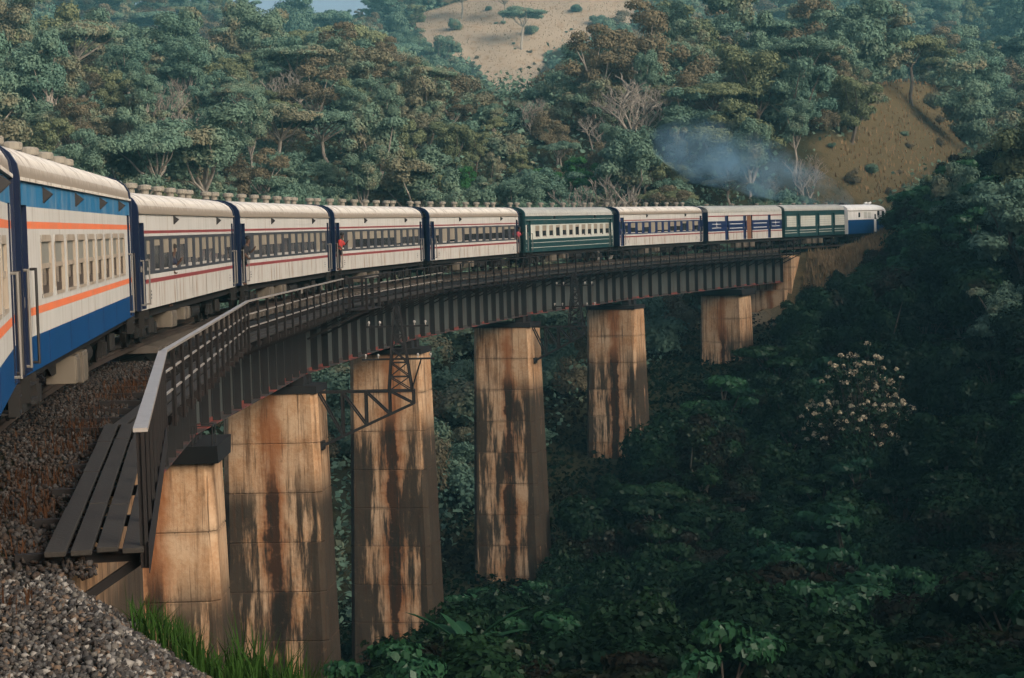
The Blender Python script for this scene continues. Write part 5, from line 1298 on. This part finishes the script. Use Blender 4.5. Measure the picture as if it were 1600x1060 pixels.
# --- gravel
def stones(name, x, y, z, size, rng, mats, label):
    n = len(x); base = np.array([(0, 0, 1), (.94, 0, .0), (.3, .9, .1), (-.76, .55, -.1), (-.76, -.55, .1), (.3, -.9, 0), (0, 0, -.8)], float)
    tri = np.array([(0, 1, 2), (0, 2, 3), (0, 3, 4), (0, 4, 5), (0, 5, 1), (6, 2, 1), (6, 3, 2), (6, 4, 3), (6, 5, 4), (6, 1, 5)])
    q = rng.normal(size=(n, 4)); q /= np.linalg.norm(q, axis=1, keepdims=True); a, b, c, d = q.T
    Rm = np.stack([np.stack([1 - 2 * (c * c + d * d), 2 * (b * c - a * d), 2 * (b * d + a * c)], 1), np.stack([2 * (b * c + a * d), 1 - 2 * (b * b + d * d), 2 * (c * d - a * b)], 1), np.stack([2 * (b * d - a * c), 2 * (c * d + a * b), 1 - 2 * (b * b + c * c)], 1)], 1)
    sh = base[None] * (1 + rng.normal(size=(n, 7, 1)) * .22) * np.stack([np.ones(n), rng.uniform(.6, 1, n), rng.uniform(.45, .9, n)], 1)[:, None]
    v = np.einsum('nij,nkj->nki', Rm, sh) * (size * (.55 + .8 * rng.random(n)))[:, None, None] + np.stack([x, y, z], 1)[:, None]
    f = (np.arange(n)[:, None, None] * 7 + tri[None]).reshape(-1, 3); mi = np.repeat(rng.integers(0, len(mats), n), 10)
    o = link(name, np_mesh(name, v.reshape(-1, 3), f, mats, mi)); tag(o, label, None, kind='stuff')
def stone_mat(name, c): return paint(name, c, (.06, .05, .045), .5, rough=.9, sc=(1, 1, 1), scale=9)
SM = [stone_mat('gravel_grey', (.080, .077, .074)), stone_mat('gravel_dark', (.030, .028, .027)), stone_mat('gravel_brown', (.048, .037, .029)), stone_mat('gravel_pale', (.19, .178, .162)), stone_mat('gravel_mid', (.038, .036, .034)), stone_mat('gravel_black', (.018, .017, .017)), stone_mat('gravel_black', (.022, .018, .016)), stone_mat('gravel_rust', (.09, .06, .04)), stone_mat('gravel_tan', (.085, .078, .068))]
n = 36000; s = rng.uniform(-51, -42.4, n); dc = rng.uniform(.6, 6.4, n); k = (dc > 1.8) | (s < -43.8); s, dc = s[k], dc[k]; n = len(s); pp = np.array([P(a, b - 1.4)[:2] for a, b in zip(s, dc)])
z = ground(pp[:, 0], pp[:, 1]); stones('bank_gravel', pp[:, 0], pp[:, 1], z + rng.uniform(-.03, .04, n), .044, rng, SM, 'loose grey gravel on the embankment below the walkway')
n = 21000; s = rng.uniform(-45, -9, n); dc = rng.uniform(-1.6, 2.6, n); k = (s < S_BR0 + .5) | (np.abs(dc) < 2.0); s, dc = s[k], dc[k]; pp = np.array([P(a, b - 1.4)[:2] for a, b in zip(s, dc)])
DM = [stone_mat('ballast_dark', (.013, .010, .009)), stone_mat('ballast_brown', (.021, .015, .011)), stone_mat('ballast_grey', (.040, .036, .033)), stone_mat('ballast_rust', (.028, .017, .011))]  # stone tones darkened to stand for the shadow of the train
stones('track_ballast', pp[:, 0], pp[:, 1], np.full(len(pp), -.60) + rng.uniform(-.02, .05, len(pp)), .05, rng, DM, 'ballast beside the coaches, train shadow put into its colour')

# --- big-leaved plants at the bottom of the picture
def leaf_blade(l, w, mat, bend=.5, seg=6):
    m = MB()
    for k in range(seg + 1):
        f = k / seg; wd = w * math.sin(math.pi * min(1, .12 + f * .88)) ** .7 * (1 if f < 1 else .05); x = l * f; z = l * (.75 * f - bend * f * f)
        m.v += [(x, -wd / 2, z + wd * .15), (x, 0, z), (x, wd / 2, z + wd * .15)]
    for k in range(seg):
        for q in (0, 1): m.f.append((k * 3 + q, k * 3 + q + 1, k * 3 + q + 4, k * 3 + q + 3)); m.m.append(0)
    return m.mesh('leaf', mat, smooth=True)
LB = [leaf_blade(1.5, .42, M['leaf_gloss'], .45), leaf_blade(1.2, .34, M['leaf_gloss'], .8), leaf_blade(1.7, .40, M['leaf_gloss'], .25)]
def big_leaf(px, py, Y, n, sc, label):
    x, y = hit(px, py, 55, lift=2.6 * sc); z = gz(x, y) + 2.6 * sc; t = thing('broad_leaf_plant', label, 'plant', (x, y, z), 0, 'broad-leaved plants in the gorge'); rr = random.Random(int(px * 7 + py))
    h = z - gz(x, y)
    m = MB(); limb(m, (0, 0, -max(h, .3)), (0, 0, .1), .09 * sc, .05, rr); m.build('stem', M['bark'], t)
    for k in range(n): link('leaf', rr.choice(LB), t, (0, 0, rr.uniform(-.2, .2)), (0, rr.uniform(-.55, .25), k * 2.4 + rr.uniform(-.3, .3)), (sc * rr.uniform(.9, 1.5),) * 3)
for px, py, Y, n, sc, lb in ((1312, 960, 78, 14, 1.0, 'broad-leaved green plant spreading at the bottom right of the gorge'), (1252, 990, 76, 10, .9, 'smaller broad-leaved plant below another, bottom right'), (770, 985, 96, 16, 1.1, 'broad-leaved plant at the foot of the tall tapering pier'),
    (850, 960, 104, 12, 1.0, 'broad-leaved plant just right of the tall tapering pier foot'), (735, 1020, 92, 12, 1.0, 'broad-leaved plant right of the black-stained pier foot'), (930, 1000, 100, 12, .9, 'broad-leaved plant alone in the dark between pier feet and gorge'), (1500, 1010, 72, 12, .8, 'broad-leaved plant near the bottom right corner')):
    big_leaf(px, py, Y, n, sc, lb)

# --- cream-flowered shrub
def flowering(px, py, Y):
    x, y, z0 = at(px, py, Y); z = gz(x, y); rr = random.Random(3); rng = np.random.default_rng(3)
    t = thing('flowering_shrub', 'tall shrub covered in cream blossom on the dark bank', 'shrub', (x, y, z)); top = z0 + 5.6 - z
    lob = []; tips = []
    for i in range(210):
        a = i * 2.4; q = 4.3 * math.sqrt((i + .5) / 210); h = top * (1 - (q / 4.6) ** 2 * .6) * rr.uniform(.45, 1.0); tips.append((math.cos(a) * q, math.sin(a) * q, h)); lob.append((math.cos(a) * q * .9, math.sin(a) * q * .9, h - .7, .7, .7, .6))
    p, nn = lobes_points(lob, 5600, rng); v, f = leaf_quads(p, nn, .20 * (.6 + .8 * rng.random(5600)), rng); link('crown', np_mesh('crown', v, f, M['leaf_dark']), t)
    bl = [(a, b, c, rr.uniform(.08, .26), rr.uniform(.08, .26), .17) for a, b, c in tips]; p, nn = lobes_points(bl, 3000, rng); v, f = leaf_quads(p, nn, .15 * (.6 + .9 * rng.random(3000)), rng, 1.1); link('blossoms', np_mesh('blossoms', v, f, M['blossom']), t)
    m = MB()
    for a in tips: limb(m, (0, 0, -.3), a, .04, .012, rr)
    m.build('stem', M['bark'], t)
flowering(1345, 650, 146)
# red and white marker by the line ahead of the vans
x, y, th = P(150.5, 2.6); t = thing('marker_post', 'small red and white marker post in the dry verge grass', 'post', (x, y, gz(x, y)), -th)
m = MB(); m.tube((0, 0, -.2), (0, 0, 1.1), .05, n=8); m.build('post', M['whiteloco'], t)
m = MB(); m.box(-.28, .28, -.03, .0, .95, 1.45); m.build('board', RED, t, bevel=.01)

# ------------------------------------------------------------------ smoke and haze
def volume_mat(name, color, density, noisy=None):
    m = bpy.data.materials.new(name); m.use_nodes = True; nt = m.node_tree.nodes; L = m.node_tree.links
    nt.remove(nt['Principled BSDF']); v = nt.new('ShaderNodeVolumePrincipled'); v.inputs['Color'].default_value = (*color, 1); v.inputs['Anisotropy'].default_value = .2; v.inputs['Density'].default_value = density
    L.new(v.outputs[0], nt['Material Output'].inputs['Volume'])
    if noisy:
        n1 = noise(nt, L, mapped(nt, L, (1, 1, 1)), noisy, 3, .55)
        tc = nt.new('ShaderNodeTexCoord'); sep = nt.new('ShaderNodeSeparateXYZ'); L.new(tc.outputs['Generated'], sep.inputs[0])
        fy = math_n(nt, L, 'ADD', 1.0, math_n(nt, L, 'MULTIPLY', math_n(nt, L, 'ABSOLUTE', math_n(nt, L, 'ADD', sep.outputs[2], -.4)), -1.6), True)
        L.new(math_n(nt, L, 'MULTIPLY', math_n(nt, L, 'MULTIPLY', ramp(nt, L, n1, .42, .72), fy), density), v.inputs['Density'])
    return m
def smoke():
    pts = [(P(157, -1.4), 4.4, .5), (P(155, -1.5), 4.7, 1.0), (P(152, -1.8), 5.2, 1.6), (P(148, -2.4), 5.8, 2.2), (P(144, -3.0), 6.6, 2.8), (P(139, -3.8), 7.6, 3.4), (P(134, -4.6), 8.6, 3.9), (P(129, -5.3), 9.4, 4.0), (P(124, -6), 10.0, 3.2), (P(120.5, -6.6), 10.2, 1.5)]
    m = MB(); k = 14; rr = random.Random(2)
    ctr = [Vector((p[0][0], p[0][1], p[1])) for p in pts]
    o0 = ctr[0].copy()
    for i, c in enumerate(ctr):
        d = (ctr[min(i + 1, len(ctr) - 1)] - ctr[max(i - 1, 0)]).normalized(); a = d.cross(Vector((0, 0, 1))).normalized(); b = a.cross(d)
        for j in range(k):
            t = 2 * math.pi * j / k; r_ = pts[i][2] * rr.uniform(.85, 1.15); q = c + a * math.cos(t) * r_ + b * math.sin(t) * r_ * .85 - o0; m.v.append(tuple(q))
    for i in range(len(ctr) - 1):
        for j in range(k): m.f.append((i * k + j, i * k + (j + 1) % k, (i + 1) * k + (j + 1) % k, (i + 1) * k + j)); m.m.append(0)
    m.f.append(tuple(range(k))); m.m.append(0); m.f.append(tuple(range((len(ctr) - 1) * k, len(ctr) * k))); m.m.append(0)
    o = m.build('smoke', volume_mat('diesel_smoke', (0.42, 0.76, 1.0), SMOKE_D, .22)); o.location = o0
    tag(o, 'thin blue diesel smoke drifting back over the vans', None, kind='stuff')
SMOKE_D = .17
smoke()
hz = MB(); hz.box(-440, 440, -155, 1355, -40, 240)
HAZE_D = .00027
ho = hz.build('haze', volume_mat('pale_haze', (0.30, 0.78, 0.92), HAZE_D)); tag(ho, 'thin blue evening haze over the valley', None, kind='stuff')

# ------------------------------------------------------------------ labels: tell look-alikes apart by their order across the picture
from collections import defaultdict
_by = defaultdict(list)
for o in COL.objects:
    if o.parent is None and 'category' in o.keys() and o.get('label'): _by[o['label']].append(o)
ORD = ['first', 'second', 'third', 'fourth', 'fifth', 'sixth', 'seventh', 'eighth', 'ninth', 'tenth', 'eleventh', 'twelfth', 'thirteenth', 'fourteenth', 'fifteenth', 'sixteenth', 'seventeenth', 'eighteenth', 'nineteenth', 'twentieth', 'twenty-first', 'twenty-second', 'twenty-third', 'twenty-fourth', 'twenty-fifth', 'twenty-sixth', 'twenty-seventh', 'twenty-eighth', 'twenty-ninth', 'thirtieth', 'thirty-first', 'thirty-second', 'thirty-third', 'thirty-fourth', 'thirty-fifth', 'thirty-sixth']
for lb, os_ in _by.items():
    if len(os_) < 2: continue
    os_.sort(key=lambda o: proj(*o.location)[0])
    for k, o in enumerate(os_):
        w = ('leftmost' if k == 0 else 'rightmost') if len(os_) == 2 else (f'{ORD[k]} from left' if k < len(ORD) else None)
        if w and len((lb + ' ' + w).split()) <= 16: o['label'] = lb + ', ' + w
